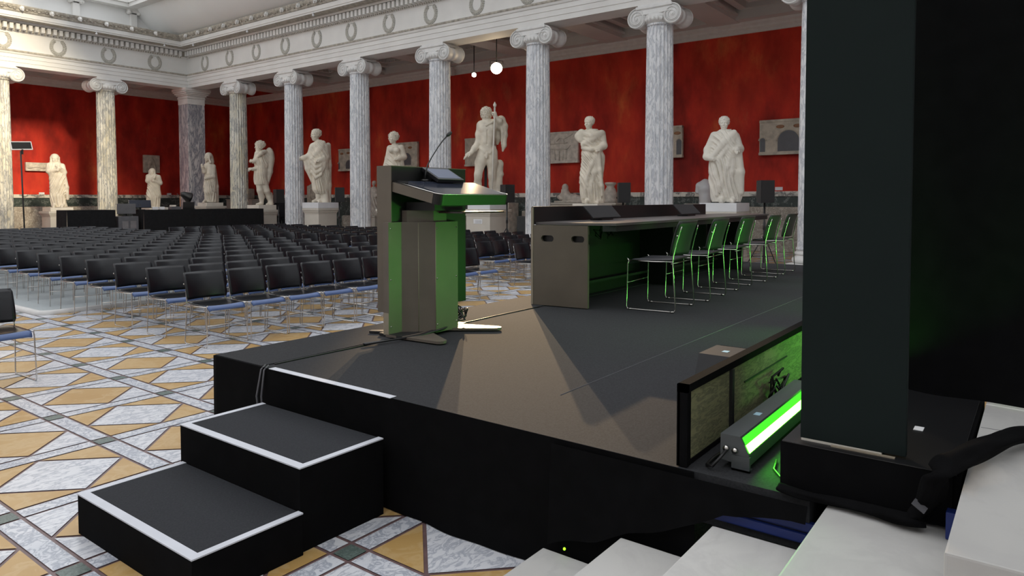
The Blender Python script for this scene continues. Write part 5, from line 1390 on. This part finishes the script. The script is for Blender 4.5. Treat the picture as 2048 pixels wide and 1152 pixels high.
def block(x, y, w, z0, z1, mat, label):
    b = MB(); b.box((-w/2, -w/2, 0), (w/2, w/2, z1-z0), ch=.01); return tag(b.build('plinth_block', mat, None, (x, y, z0)), label, 'plinth')
# pedestals, blocks and figures of the long colonnade
pedestal(CX, 25.70, .84, 1.16, 'beige stone pedestal under the cuirassed statue', cap=.98, base=True)
block(CX, 25.70, .82, 1.16, 1.36, 'statue_light', 'stone plinth slab under the cuirassed statue')
statue('marble_statue', 'marble statue of a bearded man in short tunic and cloak, legs bare', 522, (CX, 25.70), fig_a, z0=1.36, h=.0105)
pedestal(CX, 21.89, .84, 1.26, 'pale stone pedestal under the toga statue reaching forward', cap=.96)
block(CX, 21.89, .95, 1.26, 1.47, 'pedestal_white', 'white marble block under the toga statue reaching forward')
statue('marble_statue', 'marble statue of a man in a toga stretching one hand forward', 648, (CX, 21.89), fig_b, z0=1.47, h=.0105)
pedestal(CX, 17.83, .84, 1.26, 'stone pedestal mostly hidden behind the lectern column', cap=.96)
block(CX, 17.83, .8, 1.26, 1.44, 'statue_light', 'stone slab under the woman statue behind the lectern')
statue('marble_statue', 'marble statue of a woman with bound hair, half hidden by the lectern', 790, (CX, 17.83), fig_c, z0=1.44, h=.0105)
pedestal(CX, 13.75, .94, 1.28, 'wide pale pedestal with a name plate below the nude statue', cap=1.08, plaque=True)
block(CX, 13.75, .88, 1.28, 1.47, 'pedestal_white', 'pale slab under the nude statue with the spear')
sd = statue('marble_statue', 'marble statue of a nude curly-haired youth holding a tall spear', 976, (CX, 13.75), fig_d, z0=1.47, h=.0105, lo=(-.95, -.62, -.02), hi=(.75, .5, 3.05))
b = MB(); p = P_(64.6, 405, 976)
b.tube([p(984.5, 404, -.26), p(987.5, 300, -.27), p(990, 240, -.28), p(990.5, 216, -.28), p(990.6, 214, -.28)], [.026, .026, .027, .027, .05], 10)
b.tube([p(990.6, 216, -.28), p(990.7, 212, -.28), p(990.6, 206, -.28)], [.035, .055, .006], 8); b.build('spear', 'statue_light', sd)
b = MB(); b.box((-.085, .0, .0), (-.0, .09, 1.25)); b.build('support_bar', 'dark_metal', sd, loc=p(975, 405, .22))
pedestal(CX, 10.01, .84, 1.28, 'stone pedestal under the draped woman behind the long desk', cap=.98)
block(CX, 10.01, .80, 1.28, 1.46, 'statue_light', 'stone slab under the draped woman statue')
statue('marble_statue', 'marble statue of a draped woman with an arm broken off at the shoulder', 1186, (CX, 10.01), fig_e, z0=1.46, h=.0105)
pedestal(CX, 6.26, .84, 1.28, 'stone pedestal of the toga statue nearest the slate panel', cap=.92)
block(CX, 6.26, .92, 1.28, 1.49, 'pedestal_white', 'white marble block under the toga statue nearest the slate panel')
statue('marble_statue', 'marble statue of a man in a long toga standing in front view', 1451, (CX, 6.26), fig_f, 'statue_light', z0=1.49, h=.0105)
# end colonnade
pedestal(11.45, CYE, .84, 1.13, 'cream pedestal under the veiled statue in sunlight', cap=1.0)
block(11.45, CYE, .80, 1.13, 1.28, 'statue_light', 'stone slab under the veiled statue in sunlight')
statue('marble_statue', 'marble statue of a veiled woman in sunlight before the long relief', 116, (11.45, CYE), fig_l1, z0=1.28, h=.0105, hi=(.75, .55, 2.3))
pedestal(15.2, CYE, .80, 1.08, 'pedestal under the shorter veiled statue, behind the draped tables', cap=.95)
block(15.2, CYE, .72, 1.08, 1.22, 'statue_light', 'stone slab under the shorter veiled statue')
statue('marble_statue', 'smaller marble statue of a veiled woman before the square relief', 306.5, (15.2, CYE), fig_l2, z0=1.22, h=.0105, hi=(.75, .55, 2.1))
pedestal(CX, 29.6, .80, 1.30, 'cream pedestal beside the corner pier', cap=.98)
block(CX, 29.6, .78, 1.30, 1.45, 'statue_light', 'stone slab under the veiled statue beside the corner pier')
statue('marble_statue', 'marble statue of a veiled woman in profile beside the corner pier', 421.5, (CX, 29.6), fig_l3, z0=1.45, h=.0105, hi=(.75, .55, 2.5))

# ---- antiquities on and above the dado of the red walls
def wall_relief(name, label, y0, y1, z0, z1, arches=(), slots=(), mat='relief', bag=False):
    """limestone slab on the long red wall; arches/slots are recesses given in slab coordinates from its far end"""
    t = thing(name, label, 'relief', (WX, 0, 0))
    b = MB(); b.box((-.16, y0, z0), (-.04, y1, z1), ch=.02); b.build('slab', mat, t)
    b = MB(); b.box((-.19, y0-.01, z0-.02), (-.05, y1+.01, z0+.06), ch=.01); b.build('sill_moulding', mat, t)
    b = MB(); b.box((-.18, y0, z1-.08), (-.05, y1, z1), ch=.015); b.build('top_moulding', mat, t)
    for (c, w, hgt) in arches:
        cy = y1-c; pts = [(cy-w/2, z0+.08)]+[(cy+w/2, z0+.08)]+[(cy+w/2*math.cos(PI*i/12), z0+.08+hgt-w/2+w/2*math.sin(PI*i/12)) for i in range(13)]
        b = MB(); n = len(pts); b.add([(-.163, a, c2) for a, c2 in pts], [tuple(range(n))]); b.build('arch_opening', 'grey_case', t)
        b = MB(); b.tube([(-.165, cy+(w/2+.03)*math.cos(PI*i/12), z0+.08+hgt-w/2+(w/2+.03)*math.sin(PI*i/12)) for i in range(13)], .02, 6); b.build('arch_moulding', mat, t)
    for (c, hz) in slots:
        cy = y1-c; b = MB(); b.ball((-.162, cy, z1-hz), (.006, .13, .055), 10); b.build('slot', 'pier', t).active_material = M['wood']
    if bag:
        b = MB(); zc = (z0+z1)/2; yc = (y0+y1)/2
        for pts in ([(y1-.05, zc+.05), (yc+.28, zc-.08), (yc-.28, zc-.08), (yc-.42, zc+.05)], [(y1-.12, zc+.12), (yc+.2, zc+.14), (yc-.3, zc+.15)], [(yc+.18, zc+.22), (yc+.05, zc+.33), (yc-.12, zc+.30), (yc-.16, zc+.1)], [(yc-.12, zc+.28), (yc-.3, zc+.36), (yc-.52, zc+.46)], [(yc+.27, zc-.1), (yc+.22, z0+.1)], [(yc-.27, zc-.1), (yc-.24, z0+.12)], [(yc+.06, z0+.08), (yc+.06, zc-.14), (yc-.1, zc-.14), (yc-.1, z0+.08)]):
            b.tube([(-.165, a, c2) for a, c2 in pts], .022, 6)
        b.build('carving', mat, t)
    return t
Wf = lambda c: c
wall_relief('mounted_relief', 'limestone relief with one arch, beside the slate panel', 5.40, 6.98, 2.94, 3.98, [(.10, .16, .42), (.86, .62, .62)], [(.62, .22), (1.12, .22)])
wall_relief('mounted_relief', 'limestone relief mostly hidden behind a marble column', 9.48, 10.75, 2.97, 4.00, [(1.16, .18, .5)], [(1.1, .25)])
wall_relief('mounted_relief', 'grey relief slab with a carved outline between nude and draped woman', 13.47, 14.95, 2.93, 4.06, mat='antique', bag=True)
wall_relief('mounted_relief', 'limestone relief with an arch behind the nude statue\'s lowered hand', 17.30, 18.85, 2.94, 4.05, [(.95, .55, .55)], [(.7, .25)])
wall_relief('mounted_relief', 'limestone relief with an arch beside the half-hidden woman statue', 21.55, 23.1, 3.0, 4.07, [(.92, .52, .52)], [(.72, .26), (1.12, .24)])
wall_relief('mounted_relief', 'narrow limestone relief with a small arch beside the toga statue', 25.30, 26.75, 2.94, 3.96, [(.75, .45, .40), (.05, .1, .3)], [(.25, .22), (.7, .20)])
wall_relief('mounted_relief', 'edge of a limestone slab behind the reaching hand', 29.6, 30.3, 2.9, 3.95)
t = thing('mounted_relief', 'long pale stone beam relief beside the sunlit veiled statue', 'relief', (0, WY, 0))
b = MB(); b.box((12.0, -.2, 2.86), (13.05, -.04, 3.24), ch=.03); b.build('slab', 'antique', t)
f = Field((11.9, -.3, 2.8), (13.1, -.1, 3.3), .025)
for k in range(4): f.ball((12.15+.26*k, -.20, 3.02+.05*(k % 2)), (.15, .05, .06), .05)
part('carving', f.mesh('carving', 'antique'), t)
t = thing('mounted_relief', 'square carved relief above the shorter veiled statue', 'relief', (0, WY, 0))
b = MB(); b.box((17.12, -.18, 2.93), (17.92, -.04, 3.82), ch=.03); b.build('slab', 'relief', t)
f = Field((17.1, -.3, 2.9), (17.95, -.1, 3.85), .025); f.ball((17.5, -.18, 3.5), (.16, .06, .18), .05); f.chain([(17.4, -.18, 3.4), (17.35, -.18, 3.05)], [.06, .06], .05); f.chain([(17.62, -.18, 3.4), (17.68, -.18, 3.05)], [.06, .06], .05)
part('carving', f.mesh('carving', 'relief'), t)
for i, (y, l) in enumerate([(14.16, 'small white museum label on the red wall left of the draped woman'), (6.42, 'small white museum label on the red wall beside the slate panel')]):
    b = MB(); b.box((-.02, -.11, -.05), (0, .11, .05)); tag(b.build('museum_label', 'paper', None, (WX, y, 1.90)), l, 'label')
for i, (x, l) in enumerate([(12.65, 'small white museum label below the long relief'), (18.45, 'small white museum label near the desk lamp')]):
    b = MB(); b.box((-.11, -.02, -.045), (.11, 0, .045)); tag(b.build('museum_label', 'paper', None, (x, WY, 1.87)), l, 'label')

def carved(name, label, cat, pos, rz, lo, hi, fn, mat='antique', h=.022):
    t = thing(name, label, cat, pos, rz, None); f = Field(lo, hi, h); fn(f); part('body', f.mesh(name, mat), t); return t
# stone bench along the wall that carries the smaller pieces
b = MB(); b.box((WX-.86, 5.6, 0), (WX-.05, 6.9, 1.40)) if False else None
def shelf(y0, y1, z1, label, mat='pedestal'):
    t = thing('stone_block', label, 'block', (0, 0, 0)); b = MB(); b.box((WX-.75, y0, 0), (WX-.06, y1, z1), ch=.015); b.build('block', mat, t)
    b = MB(); b.box((WX-.79, y0-.03, z1), (WX-.06, y1+.03, z1+.06), ch=.015); b.build('top_slab', mat, t)
shelf(12.9, 14.5, 1.40, 'low stone block carrying the reclining figure')
shelf(11.6, 12.4, 1.40, 'low stone block carrying the baluster')
shelf(8.1, 9.1, 1.38, 'low stone block carrying the headless torso')
def f_recl(f):
    f.chain([(.62, 0, .12), (.2, -.05, .16), (-.15, -.05, .20)], [.11, .13, .17], .1); f.chain([(-.15, 0, .2), (-.22, 0, .38)], [.18, .15], .08)
    f.chain([(.6, 0, .14), (.85, 0, .10)], [.10, .07], .06); f.chain([(-.25, 0, .35), (-.42, -.1, .2), (-.3, -.2, .14)], [.08, .06, .05], .05); f.box((-.55, -.25, 0), (.95, .25, .07), .02)
    f.ball((-.22, 0, .55), (.115, .125, .14), .05); f.ball((-.22, -.11, .53), (.05, .05, .07), .04)
carved('reclining_figure', 'weathered reclining marble figure on the ledge left of the draped woman', 'sculpture', (WX-.42, 13.62, 1.46), -PI/2, (-.65, -.35, -.03), (1.05, .35, .78), f_recl)
t = thing('baluster', 'worn stone baluster on the ledge beside the loudspeaker', 'sculpture', (WX-.42, 11.98, 1.46))
b = MB(); b.lathe([(.24, 0), (.25, .1), (.20, .16), (.23, .3), (.19, .45), (.13, .55), (.15, .60), (.20, .64), (.20, .70), (.12, .71)], 20); b.build('body', 'antique', t)
def f_torso(f):
    f.chain([(0, 0, 0), (0, -.02, .22), (0, 0, .45), (0, 0, .60)], [.19, .17, .20, .18], .08); f.ball((-.17, 0, .58), .11, .06); f.ball((.17, 0, .58), .11, .06); f.chain([(-.2, 0, .56), (-.24, 0, .38)], [.09, .07], .04); f.ball((.0, -.12, .5), (.16, .1, .12), .06); f.cone((0, 0, .6), (0, 0, .70), .09, .08, .04)
carved('headless_torso', 'pale headless marble torso on the ledge beside the toga statue', 'sculpture', (WX-.42, 8.58, 1.44), -azim(1411), (-.45, -.35, -.03), (.45, .35, .8), f_torso, 'pedestal_white', .02)
def f_stele(f):
    f.box((-.52, -.14, 0), (.52, .14, .86), .05); f.ball((0, -.02, .80), (.46, .13, .20), .04); f.ball((0, -.15, .45), (.22, .10, .30), .05); f.ball((0, -.2, .68), .09, .04)
    f.chain([(-.3, -.14, .2), (-.3, -.14, .6)], [.05, .05], .03); f.chain([(.3, -.14, .2), (.3, -.14, .6)], [.05, .05], .03)
shelf(27.4, 29.0, 1.34, 'low stone block carrying the brown stele')
carved('carved_stele', 'brown round-topped stele behind the toga statue\'s legs', 'sculpture', (WX-.42, 28.15, 1.40), -PI/2, (-.6, -.35, -.03), (.6, .25, 1.05), f_stele, 'relief')
def f_frag(f):
    f.box((-.8, -.2, 0), (.8, .2, .55), .08); f.ball((.2, -.2, .5), (.4, .12, .14), .08); f.ball((-.45, -.2, .3), (.25, .12, .2), .08)
shelf(33.0, 35.4, 1.55, 'low stone block in the red corner')
carved('stone_fragment', 'brown carved stone fragment on the ledge in the red corner', 'sculpture', (WX-.42, 34.3, 1.61), -PI/2, (-.9, -.4, -.03), (.9, .3, .75), f_frag, 'relief', .03)
def f_woman(f):
    f.drape([(0, 0, 0, .26, .20), (.5, 0, 0, .25, .19), (.9, 0, 0, .22, .17), (1.15, 0, 0, .20, .15), (1.28, 0, 0, .10, .10)], [(30, 8, .03, 0, 1.2, .4, 0)])
    f.chain([(.2, 0, 1.15), (.24, -.05, .9), (.05, -.2, .85)], [.08, .07, .05], .05); head(f, (0, 0, 1.44), .24, 30, 5, 'short')
shelf(23.6, 24.5, .80, 'low stone block carrying the small draped statue')
carved('small_statue', 'small beige draped statue standing left of the lectern', 'statue', (WX-.42, 24.0, .86), -azim(750), (-.45, -.4, -.03), (.45, .35, 1.75), f_woman, 'antique', .02)
# carved slabs leaning along the dado
def carved_slab(axis, a0, a1, z1, label, k=None):
    t = thing('carved_slab', label, 'relief', (0, 0, 0)); b = MB(); seed = int(a0*10); rnd = random.Random(seed)
    f = Field(*(((WX-.40, a0-.05, -.02), (WX-.02, a1+.05, z1+.05)) if axis == 'x' else ((a0-.05, WY-.9, -.02), (a1+.05, WY-.5, z1+.05))), .035)
    if axis == 'x': f.box((WX-.30, a0, -.1), (WX-.05, a1, z1), .03)
    else: f.box((a0, WY-.80, -.1), (a1, WY-.55, z1), .03)
    n = int((a1-a0)*(z1-.2)*16)
    for i in range(n):
        u, z = rnd.uniform(a0+.1, a1-.1), rnd.uniform(.25, z1-.12); r = rnd.uniform(.05, .11)
        c = (WX-.30, u, z) if axis == 'x' else (u, WY-.80, z)
        f.ball(c, (r*.7, r, r*1.4) if axis == 'x' else (r, r*.7, r*1.4), .04)
    part('carving', f.mesh('carved_slab', 'slab'), t)
carved_slab('y', 11.15, 15.3, 1.28, 'long carved sarcophagus front behind the sunlit veiled statue')
carved_slab('x', 24.6, 26.4, .84, 'carved slab along the long dado left of the lectern')
carved_slab('x', 18.7, 20.0, 1.10, 'carved slab beside the wide pedestal, seen past the lectern')
carved_slab('x', 14.9, 15.9, 1.15, 'narrow carved slab between the loudspeaker pole and a column')
carved_slab('x', 5.2, 7.6, 1.35, 'carved slab below the desk end, behind the farther chairs')
for lbl, y0, y1 in (('brown marble block beside the wide pedestal of the nude statue', 16.2, 16.9),):
    t = thing('stone_block', lbl, 'block', (0, 0, 0)); b = MB(); b.box((WX-.7, y0, 0), (WX-.06, y1, 1.45), ch=.02); b.build('block', 'antique', t)
simple('grey_screen', 'narrow grey-blue board standing behind the loudspeaker pole', 'board', (-.1, -.28, 0), (.1, .28, 1.0), 'batten_body', x=19.8, y=14.35)

# ---- person standing behind the loudspeaker near the column
def fig_person(f):
    f.drape([(.80, 0, 0, .17, .12), (.98, 0, 0, .18, .125), (1.15, 0, 0, .17, .12), (1.35, 0, 0, .20, .125), (1.46, 0, 0, .19, .105), (1.53, 0, 0, .08, .08)], [(10, 7, .008, .8, 1.4, .2, 0)], .04)
    for s in (-1, 1):
        f.chain([(s*.09, 0, .88), (s*.10, -.01, .48), (s*.11, .02, .09)], [.095, .07, .05], .04); f.chain([(s*.11, .03, .05), (s*.125, -.16, .035)], [.05, .04], .03)
    f.chain([(-.19, 0, 1.43), (-.25, .02, 1.15), (-.20, -.16, .98)], [.065, .05, .036], .04); f.chain([(.19, 0, 1.43), (.24, .03, 1.15), (.23, -.05, .9)], [.065, .05, .036], .04)
px_p, X_P = 563, 17.9
Y_P = X_P/math.tan(azim(px_p))
t = thing('person', 'person in black clothes standing behind the loudspeaker beside a column', 'person', (X_P, Y_P, 0), -azim(px_p))
t.scale = (1.05,)*3
f = Field((-.4, -.3, -.02), (.4, .25, 1.66), .016); fig_person(f); part('clothing', f.mesh('clothing', 'cloth_black'), t)
f = Field((-.25, -.35, 1.4), (.25, .3, 1.95), .011); head(f, (0, 0, 1.68), .235, 40, 6, None); 
part('head', f.mesh('head', 'skin'), t)
f = Field((-.2, -.2, 1.5), (.2, .25, 1.9), .011); f.ball((.01, .025, 1.725), (.092, .108, .095), .02); part('hair', f.mesh('hair', 'hair'), t)
f = Field((-.45, -.45, .7), (.45, .2, 1.1), .009); hand(f, (-.20, -.16, .98), (.1, -.7, -.4), (-.6, -.3, .6), .18, .4); hand(f, (.23, -.05, .9), (0, -.15, -1), (.9, -.2, 0), .18, .3); part('hand', f.mesh('hand', 'skin'), t)

# ------------------------------------------------------------------ light
w = bpy.data.worlds.new('daylight'); scene.world = w; w.use_nodes = True
nt = w.node_tree; bg = nt.nodes['Background']
tc = node(nt, 'ShaderNodeTexCoord'); sep = node(nt, 'ShaderNodeSeparateXYZ'); nt.links.new(tc.outputs['Generated'], sep.inputs[0])
rp = ramp(nt, [(0.0, (.80, .86, .95)), (.55, (.90, .95, 1.0)), (1.0, (.97, .98, 1.0))], None)
mr = node(nt, 'ShaderNodeMapRange'); mr.inputs['From Min'].default_value = -1; nt.links.new(sep.outputs['Z'], mr.inputs['Value']); nt.links.new(mr.outputs[0], rp.inputs[0])
nt.links.new(rp.outputs[0], bg.inputs['Color']); bg.inputs['Strength'].default_value = 1.4
def light(name, typ, loc, target, energy, col, **kw):
    l = bpy.data.lights.new(name, typ); o = bpy.data.objects.new(name, l); COL.objects.link(o)
    o.location = loc; d = Vector(target)-Vector(loc); o.rotation_euler = d.to_track_quat('-Z', 'Y').to_euler()
    l.energy = energy; l.color = col
    for k, v in kw.items(): setattr(l, k, v)
    return o
# portal in the glass roof opening (helps the daylight sampling only)
po = light('roof_portal', 'AREA', (4.3, 11.2, 10.0), (4.3, 11.2, 0), 1, (1, 1, 1), shape='RECTANGLE', size=20.6, size_y=40.4)
po.data.cycles.is_portal = True
# low sun through the glass roof onto the end wall; an added unseen sheet cuts it off towards the corner
se = R(17.5); sa = R(11.0)
sdir = Vector((math.sin(sa)*math.cos(se), math.cos(sa)*math.cos(se), -math.sin(se)))
sun = light('sun', 'SUN', (0, 0, 30), Vector((0, 0, 30))+sdir, 4.3, (1.0, .84, .58), angle=R(8))
wall_box('sun_blocker', (8.0, -34, 12.5), (8.4, 30, 26), 'cove')  # sheet added out of view to shape the sun patch

# the dazzling spotlight
AIM = Vector((5.0, 3.55, .6))
light('spot_beam', 'SPOT', LP+ld*.12, AIM, 12500, (1.0, .70, .40), spot_size=R(9.6), spot_blend=.7, shadow_soft_size=.05)
LP2 = Vector((20.0, 16.8, 6.15)); ld2 = (AIM-LP2).normalized()
light('spot_beam', 'SPOT', LP2+ld2*.12, AIM, 11500, (1.0, .74, .46), spot_size=R(8.4), spot_blend=.7, shadow_soft_size=.04)
# green battens: the one in view, its neighbour behind the slate panel, and those along the rear edge of the stage
light('green_glow', 'AREA', (3.03, .835, .66), (3.03, .2, .80), 6, (.12, 1.0, .06), shape='RECTANGLE', size=.95, size_y=.04)
light('green_fill', 'POINT', (3.95, .62, .86), (0, 0, 0), 6.0, (.10, 1.0, .05), shadow_soft_size=.06)
for x, e, tx in ((5.45, 4.2, 3.95), (7.0, 3.6, 6.6), (8.9, 3.8, 8.6)):
    light('green_wash', 'AREA', (x, 1.02, .72), (tx, 3.5, 1.25), e, (.12, 1.0, .07), shape='RECTANGLE', size=.9, size_y=.05, spread=R(75) if tx < 5 else R(95))

# pieces of parts go one level deeper
SUB = {'lectern': {'screen': 'reading_top', 'rim': 'reading_top', 'control_strip': 'reading_top', 'side_panel': 'reading_top', 'touch_screen': 'touch_panel', 'touch_base': 'touch_panel', 'side_cladding': 'front_panel', 'seam': 'column', 'screw': 'column', 'lit_side_tint': 'column'},
       'led_batten': {'diffuser': 'housing', 'led_strip': 'housing', 'connector': 'housing', 'label_sticker': 'housing'},
       'statue_pedestal': {'name_plate': 'die', 'inscription': 'die'}, 'spotlight': {'lens': 'housing'}, 'desk_monitor': {'screen': 'case'},
       'panel_on_stand': {'screen': 'frame'}, 'loudspeaker': {'grille': 'cabinet'}, 'stage_monitor': {'grille': 'cabinet', 'label_sticker': 'cabinet'},
       'panel_desk': {'edge_trim': 'end_panel', 'hole_backing': 'end_panel'}, 'mounted_relief': {'arch_moulding': 'slab', 'arch_opening': 'slab', 'slot': 'slab', 'carving': 'slab'}, 'stage': {'carpet_seam': 'carpet_strip', 'edge_tape': 'deck', 'carpet_joint': 'deck'},
       'plywood_board': {'crack': 'board'}, 'slate_panel': {'pale_edge': 'panel', 'lip': 'panel'}, 'equipment_case': {'panel': 'body'}}
for o in list(bpy.data.objects):
    key = o.name.split('.')[0]
    if o.parent is None and key in SUB:
        kids = {c.name.split('.')[0]: c for c in reversed(list(o.children))}
        for c in list(o.children):
            q = SUB[key].get(c.name.split('.')[0])
            if q and q in kids: c.parent = kids[q]

vs = scene.view_settings
scene.display_settings.display_device = 'sRGB'
vs.view_transform = 'Standard'; vs.look = 'None'; vs.gamma = 1.0; vs.exposure = 0.0; vs.use_curve_mapping = False
